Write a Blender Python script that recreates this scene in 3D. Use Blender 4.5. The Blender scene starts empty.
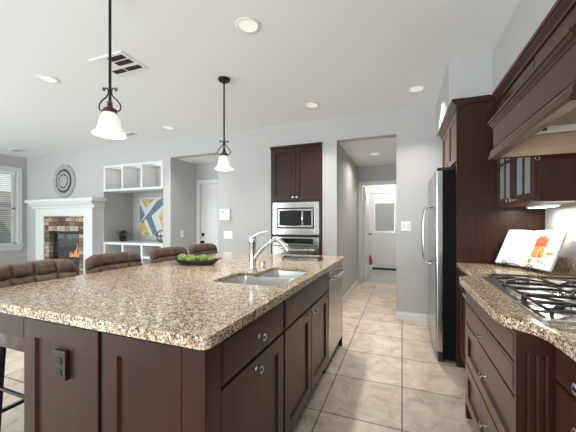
import bpy, bmesh, math, random
from mathutils import Vector, Matrix
PI = math.pi
random.seed(7)
C = bpy.context.scene.collection
SC = bpy.context.scene

# ---------------------------------------------------------------- camera, world, exposure, large lights
cam_d = bpy.data.cameras.new('camera')
cam = bpy.data.objects.new('camera', cam_d); C.objects.link(cam)
cam.location = (0, 0, 1.26)
cam.rotation_euler = (PI/2, 0, math.radians(21.2))
cam_d.sensor_width = 36; cam_d.lens = 294/576*36
cam_d.shift_y = 7/576
cam_d.clip_start = 0.05
SC.camera = cam

SC.view_settings.view_transform = 'Standard'
SC.view_settings.look = 'None'
SC.view_settings.gamma = 1
SC.view_settings.use_curve_mapping = False
SC.view_settings.exposure = -0.2
SC.cycles.use_denoising = True
SC.cycles.max_bounces = 12
SC.cycles.diffuse_bounces = 6
SC.cycles.sample_clamp_indirect = 6

w = bpy.data.worlds.new('sky'); SC.world = w; w.use_nodes = True
bg = w.node_tree.nodes['Background']
bg.inputs[0].default_value = (0.95, 0.975, 1.0, 1); bg.inputs[1].default_value = 1.6

def area(name, loc, rot, sx, sy, power, col=(1, 1, 1), spread=180):
    d = bpy.data.lights.new(name, 'AREA'); d.shape = 'RECTANGLE'; d.size = sx; d.size_y = sy
    d.energy = power; d.color = col; d.spread = math.radians(spread)
    o = bpy.data.objects.new(name, d); C.objects.link(o); o.location = loc; o.rotation_euler = rot
    return o
DAY = (0.89, 0.945, 1.0)
# lamps added outside unseen patio doors and left window, tilted to brighten the ceiling
area('fill_patio_west', (-6.35, -3.45, 1.15), (PI/2+.15, 0, 0), 2.4, 2.0, 400, DAY)
area('fill_patio_east', (-1.3, -3.45, 1.15), (PI/2+.75, 0, 0), 2.3, 2.0, 300, DAY)
area('fill_side_window', (-8.35, -0.4, 1.55), (0, -PI/2-.3, 0), 1.6, 2.5, 210, DAY)

# ---------------------------------------------------------------- materials
def nt(m): return m.node_tree.nodes, m.node_tree.links
def mat(name, col, rough=0.5, metal=0.0, spec=0.5, coat=0.0, emit=None, estr=0.0):
    m = bpy.data.materials.new(name); m.use_nodes = True
    b = m.node_tree.nodes['Principled BSDF']
    b.inputs['Base Color'].default_value = (*col, 1); b.inputs['Roughness'].default_value = rough
    b.inputs['Metallic'].default_value = metal; b.inputs['Specular IOR Level'].default_value = spec
    b.inputs['Coat Weight'].default_value = coat; b.inputs['Coat Roughness'].default_value = 0.2
    if emit: b.inputs['Emission Color'].default_value = (*emit, 1); b.inputs['Emission Strength'].default_value = estr
    return m
def ramp(n, stops, interp='LINEAR'):
    r = n.new('ShaderNodeValToRGB'); r.color_ramp.interpolation = interp
    e = r.color_ramp.elements
    while len(e) < len(stops): e.new(0.5)
    for i, (p, c) in enumerate(stops): e[i].position = p; e[i].color = (*c, 1)
    return r
def coords(m, scale, kind='Object', loc=(0, 0, 0)):
    n, l = nt(m); tc = n.new('ShaderNodeTexCoord'); mp = n.new('ShaderNodeMapping')
    mp.inputs['Scale'].default_value = scale; mp.inputs['Location'].default_value = loc
    l.new(tc.outputs[kind], mp.inputs['Vector']); return mp
def noisy(m, stops, scale=(1, 1, 1), ns=5.0, detail=4.0, rough=0.6, bump=0.0, dist=0.0):
    n, l = nt(m); b = n['Principled BSDF']; mp = coords(m, scale)
    t = n.new('ShaderNodeTexNoise'); t.inputs['Scale'].default_value = ns; t.inputs['Detail'].default_value = detail
    t.inputs['Roughness'].default_value = rough; t.inputs['Distortion'].default_value = dist
    l.new(mp.outputs[0], t.inputs['Vector']); r = ramp(n, stops); l.new(t.outputs['Fac'], r.inputs[0])
    l.new(r.outputs[0], b.inputs['Base Color'])
    if bump:
        bp = n.new('ShaderNodeBump'); bp.inputs['Strength'].default_value = bump; bp.inputs['Distance'].default_value = 0.004
        l.new(t.outputs['Fac'], bp.inputs['Height']); l.new(bp.outputs[0], b.inputs['Normal'])
    return m
M = {}
M['wall'] = noisy(mat('wall_paint', (.6, .6, .6), .75, spec=.25), [(.3, (.462, .449, .438)), (.7, (.487, .473, .462))], ns=60, bump=.05)
M['ceil'] = noisy(mat('ceiling_paint', (.7, .7, .69), .85, spec=.2), [(.3, (.82, .825, .83)), (.7, (.84, .845, .85))], ns=80, bump=.05)
M['trim'] = mat('white_trim_paint', (.68, .68, .675), .4)
M['white'] = mat('white_plastic', (.82, .82, .80), .35)
def lacquer(m):
    b = m.node_tree.nodes['Principled BSDF']; b.inputs['Coat IOR'].default_value = 1.28; b.inputs['Sheen Weight'].default_value = .16; b.inputs['Sheen Roughness'].default_value = .45; b.inputs['Sheen Tint'].default_value = (.62, .33, .19, 1); b.inputs['Coat Roughness'].default_value = .24; return m
def wood(name, a, b_, rough=.42):
    return noisy(lacquer(mat(name, a, rough, spec=.2, coat=.65)), [(.3, a), (.75, b_)], scale=(22, 22, 1.6), ns=2.2, detail=5, bump=.03)
M['wood'] = wood('espresso_stained_wood', (.017, .0044, .0022), (.042, .0112, .0054))
M['wood_int'] = noisy(mat('hood_inner_wood', (.3, .2, .1), .5), [(.3, (.27, .195, .125)), (.7, (.36, .27, .18))], scale=(1.5, 14, 14), ns=3)
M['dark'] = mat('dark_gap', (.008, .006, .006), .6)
M['steel'] = noisy(mat('brushed_stainless', (.6, .58, .55), .2, 1), [(.3, (.42, .40, .37)), (.7, (.50, .475, .445))], scale=(1, 1, 60), ns=4)
M['sinksteel'] = mat('satin_sink_steel', (.62, .61, .595), .30, 1)
M['chrome'] = mat('chrome', (.72, .72, .72), .12, 1)
M['nickel'] = mat('satin_nickel', (.66, .64, .60), .25, 1)
M['black'] = mat('black_enamel', (.012, .012, .013), .35)
M['blackgloss'] = mat('black_glass', (.008, .009, .011), .06, spec=.6)
M['fridge_black'] = noisy(mat('fridge_textured_black', (.01, .01, .011), .5, spec=.08), [(.3, (.0025, .0025, .0025)), (.7, (.006, .006, .006))], ns=260, bump=.25)
M['iron'] = mat('black_wrought_iron', (.014, .012, .011), .45, .4)
M['bronze'] = noisy(mat('dark_bronze', (.05, .03, .022), .4, .6), [(.3, (.04, .024, .018)), (.7, (.075, .048, .036))], ns=40)
M['greyslat'] = mat('grey_blind_slat', (.36, .36, .355), .5)
M['bulb'] = mat('lamp_glow', (1, .95, .88), .5, emit=(1, .93, .84), estr=6)
M['can_glow'] = mat('downlight_lens', (1, .95, .88), .5, emit=(1, .95, .87), estr=9)
M['baffle'] = mat('downlight_baffle', (.86, .84, .80), .5, emit=(1, .88, .70), estr=.45)
M['shade'] = noisy(mat('alabaster_glass', (.9, .86, .8), .3, emit=(1, .90, .78), estr=.22), [(.3, (.84, .77, .69)), (.7, (.93, .90, .85))], ns=14, dist=1.5)
M['leather'] = noisy(mat('brown_leather', (.1, .06, .045), .5), [(.25, (.042, .024, .017)), (.52, (.115, .070, .050)), (.78, (.20, .135, .105))], ns=16, detail=6, bump=.2)
M['granite'] = None
def granite():
    m = mat('speckled_granite', (.5, .4, .3), .13, spec=.5); n, l = nt(m); b = n['Principled BSDF']
    mp = coords(m, (1, 1, 1))
    v = n.new('ShaderNodeTexVoronoi'); v.inputs['Scale'].default_value = 215; l.new(mp.outputs[0], v.inputs['Vector'])
    sx = n.new('ShaderNodeSeparateColor'); l.new(v.outputs['Color'], sx.inputs[0])
    r = ramp(n, [(0, (.03, .02, .015)), (.10, (.17, .105, .062)), (.20, (.38, .27, .175)), (.40, (.55, .42, .29)), (.66, (.68, .565, .43)), (.86, (.82, .76, .66)), (.96, (.40, .36, .33))], 'CONSTANT')
    l.new(sx.outputs[0], r.inputs[0])
    v2 = n.new('ShaderNodeTexVoronoi'); v2.inputs['Scale'].default_value = 90; l.new(mp.outputs[0], v2.inputs['Vector'])
    s2 = n.new('ShaderNodeSeparateColor'); l.new(v2.outputs['Color'], s2.inputs[0])
    r2 = ramp(n, [(0, (.58, .50, .44)), (.16, (.82, .75, .70)), (.4, (1, 1, 1)), (.85, (1.2, 1.17, 1.12))], 'CONSTANT'); l.new(s2.outputs[1], r2.inputs[0])
    mx = n.new('ShaderNodeMix'); mx.data_type = 'RGBA'; mx.blend_type = 'MULTIPLY'; mx.inputs[0].default_value = 1
    l.new(r.outputs[0], mx.inputs[6]); l.new(r2.outputs[0], mx.inputs[7]); l.new(mx.outputs[2], b.inputs['Base Color'])
    return m
M['granite'] = granite()
def tile():
    m = mat('travertine_tile', (.45, .38, .3), .42, spec=.4); n, l = nt(m); b = n['Principled BSDF']
    mp = coords(m, (1, 1, 1), loc=(0, -.392, 0))
    k = n.new('ShaderNodeTexBrick'); k.offset = 0; k.squash = 1
    for nm, val in (('Scale', 1), ('Brick Width', .508), ('Row Height', .508), ('Mortar Size', .0045), ('Mortar Smooth', .05), ('Bias', 0)): k.inputs[nm].default_value = val
    k.inputs['Color1'].default_value = (.86, .85, .83, 1); k.inputs['Color2'].default_value = (1.06, 1.05, 1.03, 1); k.inputs['Mortar'].default_value = (.22, .195, .175, 1)
    l.new(mp.outputs[0], k.inputs['Vector'])
    t = n.new('ShaderNodeTexNoise'); t.inputs['Scale'].default_value = 6.5; t.inputs['Detail'].default_value = 10; t.inputs['Roughness'].default_value = .74; t.inputs['Distortion'].default_value = .6
    l.new(mp.outputs[0], t.inputs['Vector'])
    r = ramp(n, [(.32, (.36, .295, .24)), (.5, (.54, .46, .385)), (.68, (.68, .60, .515))]); l.new(t.outputs['Fac'], r.inputs[0])
    mx = n.new('ShaderNodeMix'); mx.data_type = 'RGBA'; mx.blend_type = 'MULTIPLY'; mx.inputs[0].default_value = 1
    l.new(r.outputs[0], mx.inputs[6]); l.new(k.outputs['Color'], mx.inputs[7]); l.new(mx.outputs[2], b.inputs['Base Color'])
    bp = n.new('ShaderNodeBump'); bp.inputs['Strength'].default_value = .4; bp.inputs['Distance'].default_value = .003; bp.invert = True
    l.new(k.outputs['Fac'], bp.inputs['Height']); l.new(bp.outputs[0], b.inputs['Normal'])
    return m
M['tile'] = tile()
M['slate'] = noisy(mat('grey_mudroom_tile', (.3, .3, .3), .5), [(.3, (.30, .315, .30)), (.7, (.40, .41, .39))], ns=6)
def stone():
    m = mat('ledger_stone', (.3, .2, .15), .8, spec=.3); n, l = nt(m); b = n['Principled BSDF']
    mp = coords(m, (1, 1, 1)); sw = n.new('ShaderNodeSeparateXYZ'); l.new(mp.outputs[0], sw.inputs[0])
    cb = n.new('ShaderNodeCombineXYZ'); l.new(sw.outputs[0], cb.inputs[0]); l.new(sw.outputs[2], cb.inputs[1])
    k = n.new('ShaderNodeTexBrick'); k.offset = .5
    for nm, val in (('Scale', 1), ('Brick Width', .21), ('Row Height', .082), ('Mortar Size', .006), ('Mortar Smooth', .3)): k.inputs[nm].default_value = val
    k.inputs['Color1'].default_value = (0, 0, 0, 1); k.inputs['Color2'].default_value = (1, 1, 1, 1); k.inputs['Mortar'].default_value = (0, 0, 0, 1)
    dn = n.new('ShaderNodeTexNoise'); dn.inputs['Scale'].default_value = 5; l.new(mp.outputs[0], dn.inputs['Vector'])
    dv = n.new('ShaderNodeVectorMath'); dv.operation = 'MULTIPLY_ADD'; dv.inputs[1].default_value = (.10, .05, 0); l.new(dn.outputs['Color'], dv.inputs[0]); l.new(cb.outputs[0], dv.inputs[2]); l.new(dv.outputs[0], k.inputs['Vector'])
    t = n.new('ShaderNodeTexNoise'); t.inputs['Scale'].default_value = 14; t.inputs['Detail'].default_value = 6; l.new(mp.outputs[0], t.inputs['Vector'])
    ad = n.new('ShaderNodeMath'); ad.operation = 'MULTIPLY_ADD'; ad.inputs[1].default_value = .45; l.new(t.outputs['Fac'], ad.inputs[0])
    s = n.new('ShaderNodeSeparateColor'); l.new(k.outputs['Color'], s.inputs[0])
    hf = n.new('ShaderNodeMath'); hf.operation = 'MULTIPLY'; hf.inputs[1].default_value = .55; l.new(s.outputs[0], hf.inputs[0]); l.new(hf.outputs[0], ad.inputs[2])
    r = ramp(n, [(.12, (.045, .028, .022)), (.32, (.15, .085, .06)), (.5, (.26, .17, .11)), (.72, (.48, .37, .26)), (.9, (.30, .27, .25))]); l.new(ad.outputs[0], r.inputs[0])
    mx = n.new('ShaderNodeMix'); mx.data_type = 'RGBA'; l.new(k.outputs['Fac'], mx.inputs[0]); l.new(r.outputs[0], mx.inputs[6]); mx.inputs[7].default_value = (.05, .04, .035, 1)
    l.new(mx.outputs[2], b.inputs['Base Color'])
    bp = n.new('ShaderNodeBump'); bp.inputs['Strength'].default_value = .8; bp.inputs['Distance'].default_value = .02; bp.invert = True
    l.new(k.outputs['Fac'], bp.inputs['Height']); l.new(bp.outputs[0], b.inputs['Normal'])
    return m
M['stone'] = stone()
def glass(name, tint=(.9, .95, .95), fac=.12, rough=.03):
    m = bpy.data.materials.new(name); m.use_nodes = True; n, l = nt(m)
    n.remove(n['Principled BSDF']); o = n['Material Output']
    a = n.new('ShaderNodeBsdfTransparent'); a.inputs[0].default_value = (*tint, 1)
    g = n.new('ShaderNodeBsdfGlossy'); g.inputs['Roughness'].default_value = rough
    x = n.new('ShaderNodeMixShader'); x.inputs[0].default_value = fac
    l.new(a.outputs[0], x.inputs[1]); l.new(g.outputs[0], x.inputs[2]); l.new(x.outputs[0], o.inputs[0])
    return m
M['glass'] = glass('clear_glass')
M['fireglass'] = glass('fireplace_glass', (.7, .75, .8), .22, .05)
M['cabglass'] = mat('frosted_cabinet_glass', (.30, .32, .335), .2, spec=.5)
M['apple'] = noisy(mat('green_fruit_skin', (.2, .4, .05), .45), [(.3, (.08, .14, .022)), (.52, (.20, .29, .06)), (.75, (.42, .48, .18))], ns=22, detail=3, bump=.3)
M['tray'] = noisy(mat('pewter_tray', (.12, .11, .10), .28, .8), [(.3, (.05, .045, .042)), (.7, (.2, .19, .18))], ns=20)
M['leaf'] = noisy(mat('plant_leaf', (.03, .06, .02), .5), [(.3, (.012, .028, .012)), (.7, (.05, .085, .03))], ns=20)
M['pot'] = mat('black_ceramic_pot', (.012, .012, .012), .3)
M['gold'] = noisy(mat('gold_paint', (.5, .36, .13), .45), [(.3, (.36, .24, .075)), (.5, (.52, .38, .14)), (.72, (.74, .64, .42))], ns=9)
M['bluegrey'] = noisy(mat('blue_grey_paint', (.13, .17, .22), .6), [(.3, (.11, .145, .19)), (.7, (.17, .21, .26))], ns=12)
M['canvas'] = mat('canvas_white', (.62, .62, .61), .7)
M['paper'] = mat('page_paper', (.83, .83, .82), .5)
M['ink'] = mat('grey_print', (.45, .46, .48), .6)
M['berry'] = noisy(mat('printed_berries', (.6, .1, .05), .5), [(.35, (.26, .015, .01)), (.55, (.56, .08, .035)), (.72, (.74, .32, .18))], ns=90)
M['cake'] = noisy(mat('printed_cake', (.6, .35, .1), .5), [(.35, (.16, .045, .015)), (.5, (.52, .22, .045)), (.68, (.80, .58, .30))], ns=80)
M['herb'] = mat('printed_leaf', (.30, .27, .05), .5)
M['shadow_print'] = mat('printed_shadow', (.52, .46, .40), .5)
M['red'] = mat('red_enamel', (.50, .02, .02), .35)
M['log'] = noisy(mat('charred_log', (.05, .04, .03), .9), [(.3, (.02, .015, .012)), (.7, (.16, .11, .08))], ns=18, bump=.6)
M['flame'] = noisy(mat('gas_flame', (1, .4, .05), .5, emit=(1, .34, .06), estr=2.6), [(.3, (1, .3, .03)), (.7, (1, .6, .2))], ns=10)
M['firebox'] = mat('firebox_black', (.012, .012, .012), .7)
M['medal_l'] = noisy(mat('whitewashed_carving', (.4, .38, .35), .7), [(.35, (.24, .23, .21)), (.65, (.48, .46, .43))], ns=35, bump=.3)
M['medal_d'] = noisy(mat('dark_carving', (.08, .075, .07), .7), [(.35, (.035, .033, .03)), (.65, (.11, .10, .095))], ns=35)
M['hearth'] = noisy(mat('hearth_slab', (.3, .2, .16), .6), [(.3, (.20, .135, .11)), (.7, (.36, .26, .21))], ns=9)
M['stucco'] = noisy(mat('tan_stucco', (.42, .34, .25), .9), [(.3, (.38, .30, .22)), (.7, (.46, .37, .28))], ns=20)
M['roof'] = noisy(mat('clay_roof', (.28, .2, .15), .9), [(.3, (.22, .15, .11)), (.7, (.36, .27, .2))], ns=14)
M['hedge'] = noisy(mat('garden_green', (.04, .07, .03), .8), [(.3, (.015, .03, .012)), (.7, (.09, .13, .06))], ns=9)
M['ground'] = noisy(mat('garden_ground', (.25, .22, .18), .95), [(.3, (.2, .17, .13)), (.7, (.3, .27, .22))], ns=3)

# ---------------------------------------------------------------- mesh helpers
ROOT = {}
class G:
    def __init__(s): s.v = []; s.f = []
    def add(s, vs, fs):
        o = len(s.v); s.v += [tuple(p) for p in vs]; s.f += [tuple(i + o for i in f) for f in fs]; return s
    def box(s, x0, x1, y0, y1, z0, z1):
        v = [(x, y, z) for z in (z0, z1) for y in (y0, y1) for x in (x0, x1)]
        return s.add(v, [(0, 2, 3, 1), (4, 5, 7, 6), (0, 1, 5, 4), (2, 6, 7, 3), (0, 4, 6, 2), (1, 3, 7, 5)])
    def prism(s, poly, ax, a0, a1):
        # poly in the other two axes, in cyclic order: x->(y,z)  y->(x,z)  z->(x,y)
        def p3(p, a): return {'x': (a, p[0], p[1]), 'y': (p[0], a, p[1]), 'z': (p[0], p[1], a)}[ax]
        n = len(poly); v = [p3(p, a0) for p in poly] + [p3(p, a1) for p in poly]
        return s.add(v, [tuple(range(n - 1, -1, -1)), tuple(range(n, 2*n))] + [(i, (i+1) % n, n + (i+1) % n, n + i) for i in range(n)])
    def tube(s, pts, r, n=8, closed=False):
        P = [Vector(p) for p in pts]; k = len(P); rs = r if isinstance(r, (list, tuple)) else [r]*k
        v = []; ref = None
        for i in range(k):
            if closed: t = P[(i+1) % k] - P[i-1]
            else: t = P[min(i+1, k-1)] - P[max(i-1, 0)]
            t.normalize()
            if ref is None: ref = Vector((0, 0, 1)) if abs(t.z) < .9 else Vector((1, 0, 0))
            a = (ref - t*ref.dot(t)).normalized(); b = t.cross(a); ref = a
            for j in range(n):
                c = 2*PI*j/n; v.append(P[i] + (a*math.cos(c) + b*math.sin(c))*rs[i])
        fs = []
        for i in range(k if closed else k - 1):
            for j in range(n):
                i2 = (i+1) % k; fs.append((i*n+j, i*n+(j+1) % n, i2*n+(j+1) % n, i2*n+j))
        if not closed: fs += [tuple(range(n-1, -1, -1)), tuple(range((k-1)*n, k*n))]
        return s.add(v, fs)
    def cyl(s, p0, p1, r, r2=None, n=20): return s.tube([p0, p1], [r, r if r2 is None else r2], n)
    def lathe(s, prof, o=(0, 0, 0), d=(0, 0, 1), n=28, wave=0.0, wn=8):
        d = Vector(d).normalized(); ref = Vector((1, 0, 0)) if abs(d.x) < .9 else Vector((0, 1, 0))
        a = (ref - d*ref.dot(d)).normalized(); b = d.cross(a); o = Vector(o); v = []
        for r, h in prof:
            for j in range(n):
                c = 2*PI*j/n; rr = max(r, 1e-5)*(1 + wave*math.cos(wn*c))
                v.append(o + d*h + (a*math.cos(c) + b*math.sin(c))*rr)
        k = len(prof)
        fs = [(i*n+j, i*n+(j+1) % n, (i+1)*n+(j+1) % n, (i+1)*n+j) for i in range(k-1) for j in range(n)]
        if prof[0][0] > 1e-4: fs.append(tuple(range(n-1, -1, -1)))
        if prof[-1][0] > 1e-4: fs.append(tuple(range((k-1)*n, k*n)))
        return s.add(v, fs)
    def ball(s, c, rx, ry=None, rz=None, nu=16, nv=10, fn=None):
        ry = ry or rx; rz = rz or rx; v = [(c[0], c[1], c[2]-rz)]
        for i in range(1, nv):
            ph = PI*i/nv - PI/2
            for j in range(nu):
                th = 2*PI*j/nu; k = fn(th, ph) if fn else 1
                v.append((c[0]+rx*k*math.cos(ph)*math.cos(th), c[1]+ry*k*math.cos(ph)*math.sin(th), c[2]+rz*k*math.sin(ph)))
        v.append((c[0], c[1], c[2]+rz)); fs = []
        for j in range(nu):
            fs.append((0, 1+(j+1) % nu, 1+j)); e = 1+(nv-2)*nu; fs.append((len(v)-1, e+j, e+(j+1) % nu))
            for i in range(nv-2): fs.append((1+i*nu+j, 1+i*nu+(j+1) % nu, 1+(i+1)*nu+(j+1) % nu, 1+(i+1)*nu+j))
        return s.add(v, fs)
    def shaker(s, d, face, u0, u1, z0, z1, th=.02, rail=.06, rec=.009, sl=.008):
        # one connected slab with a recessed centre; d = outward direction, face = the back plane of the slab
        def q(u, z, o):
            return {'+x': (face+o, u, z), '-x': (face-o, u, z), '-y': (u, face-o, z), '+y': (u, face+o, z)}[d]
        def ring(i, o): return [q(u0+i, z0+i, o), q(u1-i, z0+i, o), q(u1-i, z1-i, o), q(u0+i, z1-i, o)]
        c = .0025
        R = [ring(0, 0), ring(0, th-c), ring(c, th), ring(rail, th), ring(rail+sl, th-rec)]
        v = [p for r in R for p in r]
        fs = [(3, 2, 1, 0), (16, 17, 18, 19)] + [(k*4+i, k*4+(i+1) % 4, k*4+4+(i+1) % 4, k*4+4+i) for k in range(4) for i in range(4)]
        return s.add(v, fs)
    def slab(s, d, face, u0, u1, z0, z1, th=.02):
        return s.shaker(d, face, u0, u1, z0, z1, th, rail=.012, rec=-.0015, sl=.003)
    def plate(s, outer, holes, z0, z1, inset=None):
        if inset: return s.edged(outer, holes, inset, z0, z1)
        bm = bmesh.new()
        for lp in [outer] + holes:
            vs = [bm.verts.new((p[0], p[1], z1)) for p in lp]
            for i in range(len(vs)): bm.edges.new((vs[i], vs[(i+1) % len(vs)]))
        bmesh.ops.triangle_fill(bm, use_beauty=True, use_dissolve=False, edges=bm.edges[:])
        bm.verts.index_update(); n = len(bm.verts)
        v = [tuple(x.co) for x in bm.verts] + [(x.co.x, x.co.y, z0) for x in bm.verts]
        fs = []
        for f in bm.faces:
            ids = [x.index for x in f.verts]
            if f.normal.z < 0: ids.reverse()
            fs.append(tuple(ids)); fs.append(tuple(i+n for i in reversed(ids)))
        k = 0
        for lp in [outer] + holes:
            m = len(lp)
            for i in range(m): a, b = k+i, k+(i+1) % m; fs.append((a, b, b+n, a+n))
            k += m
        bm.free(); return s.add(v, fs)
    def edged(s, outer, holes, inset, z0, z1, thin=.02):
        # a slab THIN thick whose outer edge is built up to the full depth
        zt = z1-thin
        def fill(loops, z):
            bm = bmesh.new(); 
            for lp in loops:
                vs = [bm.verts.new((p[0], p[1], z)) for p in lp]
                for i in range(len(vs)): bm.edges.new((vs[i], vs[(i+1) % len(vs)]))
            bmesh.ops.triangle_fill(bm, use_beauty=True, use_dissolve=False, edges=bm.edges[:])
            bm.verts.index_update(); r = [tuple(x.index for x in f.verts) for f in bm.faces]; bm.free(); return r
        no, ni = len(outer), len(inset); nh = [len(h) for h in holes]; sh = sum(nh); HV = [p for h in holes for p in h]
        V = [(p[0], p[1], z1) for p in outer] + [(p[0], p[1], z1) for p in HV]      # top
        a = len(V); V += [(p[0], p[1], zt) for p in inset] + [(p[0], p[1], zt) for p in HV]   # underside
        b = len(V); V += [(p[0], p[1], z0) for p in outer] + [(p[0], p[1], z0) for p in inset]   # foot of the edge
        F = [f for f in fill([outer]+holes, z1)] + [tuple(i+a for i in f) for f in fill([inset]+holes, zt)] + [tuple(i+b for i in f) for f in fill([outer, inset], z0)]
        for i in range(no): F.append((i, (i+1) % no, b+(i+1) % no, b+i))
        for i in range(ni): F.append((a+i, a+(i+1) % ni, b+no+(i+1) % ni, b+no+i))
        k = 0
        for n in nh:
            for i in range(n): F.append((no+k+i, no+k+(i+1) % n, a+ni+k+(i+1) % n, a+ni+k+i))
            k += n
        return s.add(V, F)
    def build(s, name, m, parent=None, bevel=0, smooth=0, seg=2):
        if parent is None:
            xs, ys, zs = zip(*s.v); off = ((min(xs)+max(xs))/2, (min(ys)+max(ys))/2, min(zs))
        else: off = ROOT[parent.name]
        me = bpy.data.meshes.new(name)
        me.from_pydata([(a-off[0], b-off[1], c-off[2]) for a, b, c in s.v], [], s.f)
        bm = bmesh.new(); bm.from_mesh(me); bmesh.ops.recalc_face_normals(bm, faces=bm.faces[:]); bm.to_mesh(me); bm.free()
        if smooth: me.shade_smooth(); me.set_sharp_from_angle(angle=math.radians(smooth))
        me.materials.append(m)
        o = bpy.data.objects.new(name, me); C.objects.link(o)
        if parent is None: o.location = off
        else: o.parent = parent
        ROOT[o.name] = off
        if bevel:
            b = o.modifiers.new('bevel', 'BEVEL'); b.width = bevel; b.segments = seg; b.limit_method = 'ANGLE'; b.angle_limit = math.radians(40)
        return o
def tag(o, label, cat, group=None):
    o['label'] = label; o['category'] = cat
    if group: o['group'] = group
    return o
def thing(name, label, cat, loc, group=None):
    o = bpy.data.objects.new(name, None); C.objects.link(o); o.location = loc; o.empty_display_size = .1
    ROOT[o.name] = tuple(loc); return tag(o, label, cat, group)
def struct(name, g, m, bevel=0, parent=None):
    o = g.build(name, m, parent, bevel)
    if parent is None: o['kind'] = 'structure'
    return o
def dup(root, loc, label):
    r = root.copy(); C.objects.link(r); r.location = loc; r['label'] = label
    for ch in list(root.children):
        c = ch.copy(); C.objects.link(c); c.parent = r
        for g in ch.children:
            d = g.copy(); C.objects.link(d); d.parent = c
    return r
def arc(cx, cy, r, a0, a1, n=6): return [(cx+r*math.cos(math.radians(a0+(a1-a0)*i/n)), cy+r*math.sin(math.radians(a0+(a1-a0)*i/n))) for i in range(n+1)]
def rrect(x0, x1, y0, y1, r, n=5):
    return arc(x0+r, y0+r, r, 180, 270, n) + arc(x1-r, y0+r, r, 270, 360, n) + arc(x1-r, y1-r, r, 0, 90, n) + arc(x0+r, y1-r, r, 90, 180, n)
def spiral(c, ax, r0, r1, a0, a1, n=18):
    # a flat scroll in the plane spanned by horizontal axis ax (x,y) and z
    out = []
    for i in range(n+1):
        t = i/n; a = math.radians(a0+(a1-a0)*t); r = r0+(r1-r0)*t
        out.append((c[0]+ax[0]*r*math.cos(a), c[1]+ax[1]*r*math.cos(a), c[2]+r*math.sin(a)))
    return out

# ---------------------------------------------------------------- the room
BW, CE, LW, RW, RY = 4.12, 2.745, -8.02, 1.07, -3.2   # back wall, ceiling, left wall, right wall, rear wall
fl = G().box(LW-.15, RW+.15, RY-.15, 6.45, -.05, 0).build('floor', M['tile']); fl['kind'] = 'structure'
def recentre(o):   # put the mesh origin at the world origin so the tile grid keeps its phase
    l = o.location.copy(); o.data.transform(Matrix.Translation(l)); o.location = (0, 0, 0)
recentre(fl)
struct('floor_mudroom', G().box(-2.2, 1.4, 6.45, 8.6, -.05, 0), M['slate'])
struct('ceiling', G().box(LW-.15, RW+.15, RY-.15, BW+.14, CE, CE+.1), M['ceil'])
struct('ceiling_hall', G().box(-1.02, .25, BW+.14, 6.45, 2.43, 2.5), M['ceil'])
struct('ceiling_mudroom', G().box(-2.2, 1.4, 6.45, 8.6, 2.43, 2.5), M['ceil'])
struct('ceiling_recess', G().box(-3.98, -2.70, BW+.14, 4.95, 2.43, 2.5), M['ceil'])
g = G(); y0, y1 = BW, BW+.14
for x0, x1, z0, z1 in ((LW-.15, -5.52, 0, CE), (-5.52, -4.01, 2.39, CE), (-4.01, -3.84, 0, CE), (-3.84, -2.84, 2.43, CE), (-2.84, -1.88, 0, CE),
                       (-1.88, -1.07, 2.415, CE), (-1.07, -.86, 0, CE), (-.86, -.07, 2.43, CE), (-.07, RW+.15, 0, CE)):
    g.box(x0, x1, y0, y1, z0, z1)
struct('wall_back', g, M['wall'])
struct('wall_niche', G().box(-5.66, -5.52, y1, 4.80, 0, 2.5).box(-4.01, -3.98, y1, 4.80, 0, 2.5).box(-5.66, -3.98, 4.80, 4.92, 0, 2.5).box(-5.52, -4.01, y1, 4.80, 2.4, 2.5), M['wall'])
struct('wall_recess', G().box(-3.98, -3.84, y1, 4.82, 0, 2.43).box(-2.84, -2.70, y1, 4.82, 0, 2.43).box(-3.98, -3.84, 4.82, 4.95, 0, 2.43).box(-3.84, -2.70, 4.82, 4.95, 2.09, 2.43), M['wall'])
struct('wall_oven_recess', G().box(-1.98, -1.88, y1, 4.8, 0, 2.5).box(-1.07, -1.02, y1, 4.8, 0, 2.5).box(-1.98, -1.02, 4.8, 4.9, 0, 2.5).box(-1.88, -1.07, y1, 4.8, 2.42, 2.5), M['wall'])
struct('wall_hall', G().box(-1.02, -.86, y1, 6.30, 0, 2.43).box(.1, .25, y1, 6.30, 0, 2.43).box(-1.02, -.80, 6.30, 6.45, 0, 2.43).box(.02, .25, 6.30, 6.45, 0, 2.43).box(-.80, .02, 6.30, 6.45, 2.06, 2.43), M['wall'])
struct('wall_mudroom', G().box(-2.2, -2.05, 6.45, 8.30, 0, 2.43).box(1.25, 1.4, 6.45, 8.30, 0, 2.43).box(-2.2, -.92, 8.30, 8.45, 0, 2.43).box(.06, 1.4, 8.30, 8.45, 0, 2.43).box(-.92, .06, 8.30, 8.45, 2.06, 2.43)
       .box(-2.05, -1.02, 6.43, 6.45, 0, 2.43).box(.25, 1.25, 6.43, 6.45, 0, 2.43), M['trim'])
struct('wall_right', G().box(RW, RW+.15, RY, BW, 0, CE), M['wall'])
struct('wall_soffit', G().box(.40, RW, 3.04, BW, 2.345, CE).box(.735, RW, RY, 3.04, 2.345, CE), M['wall'])
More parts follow.
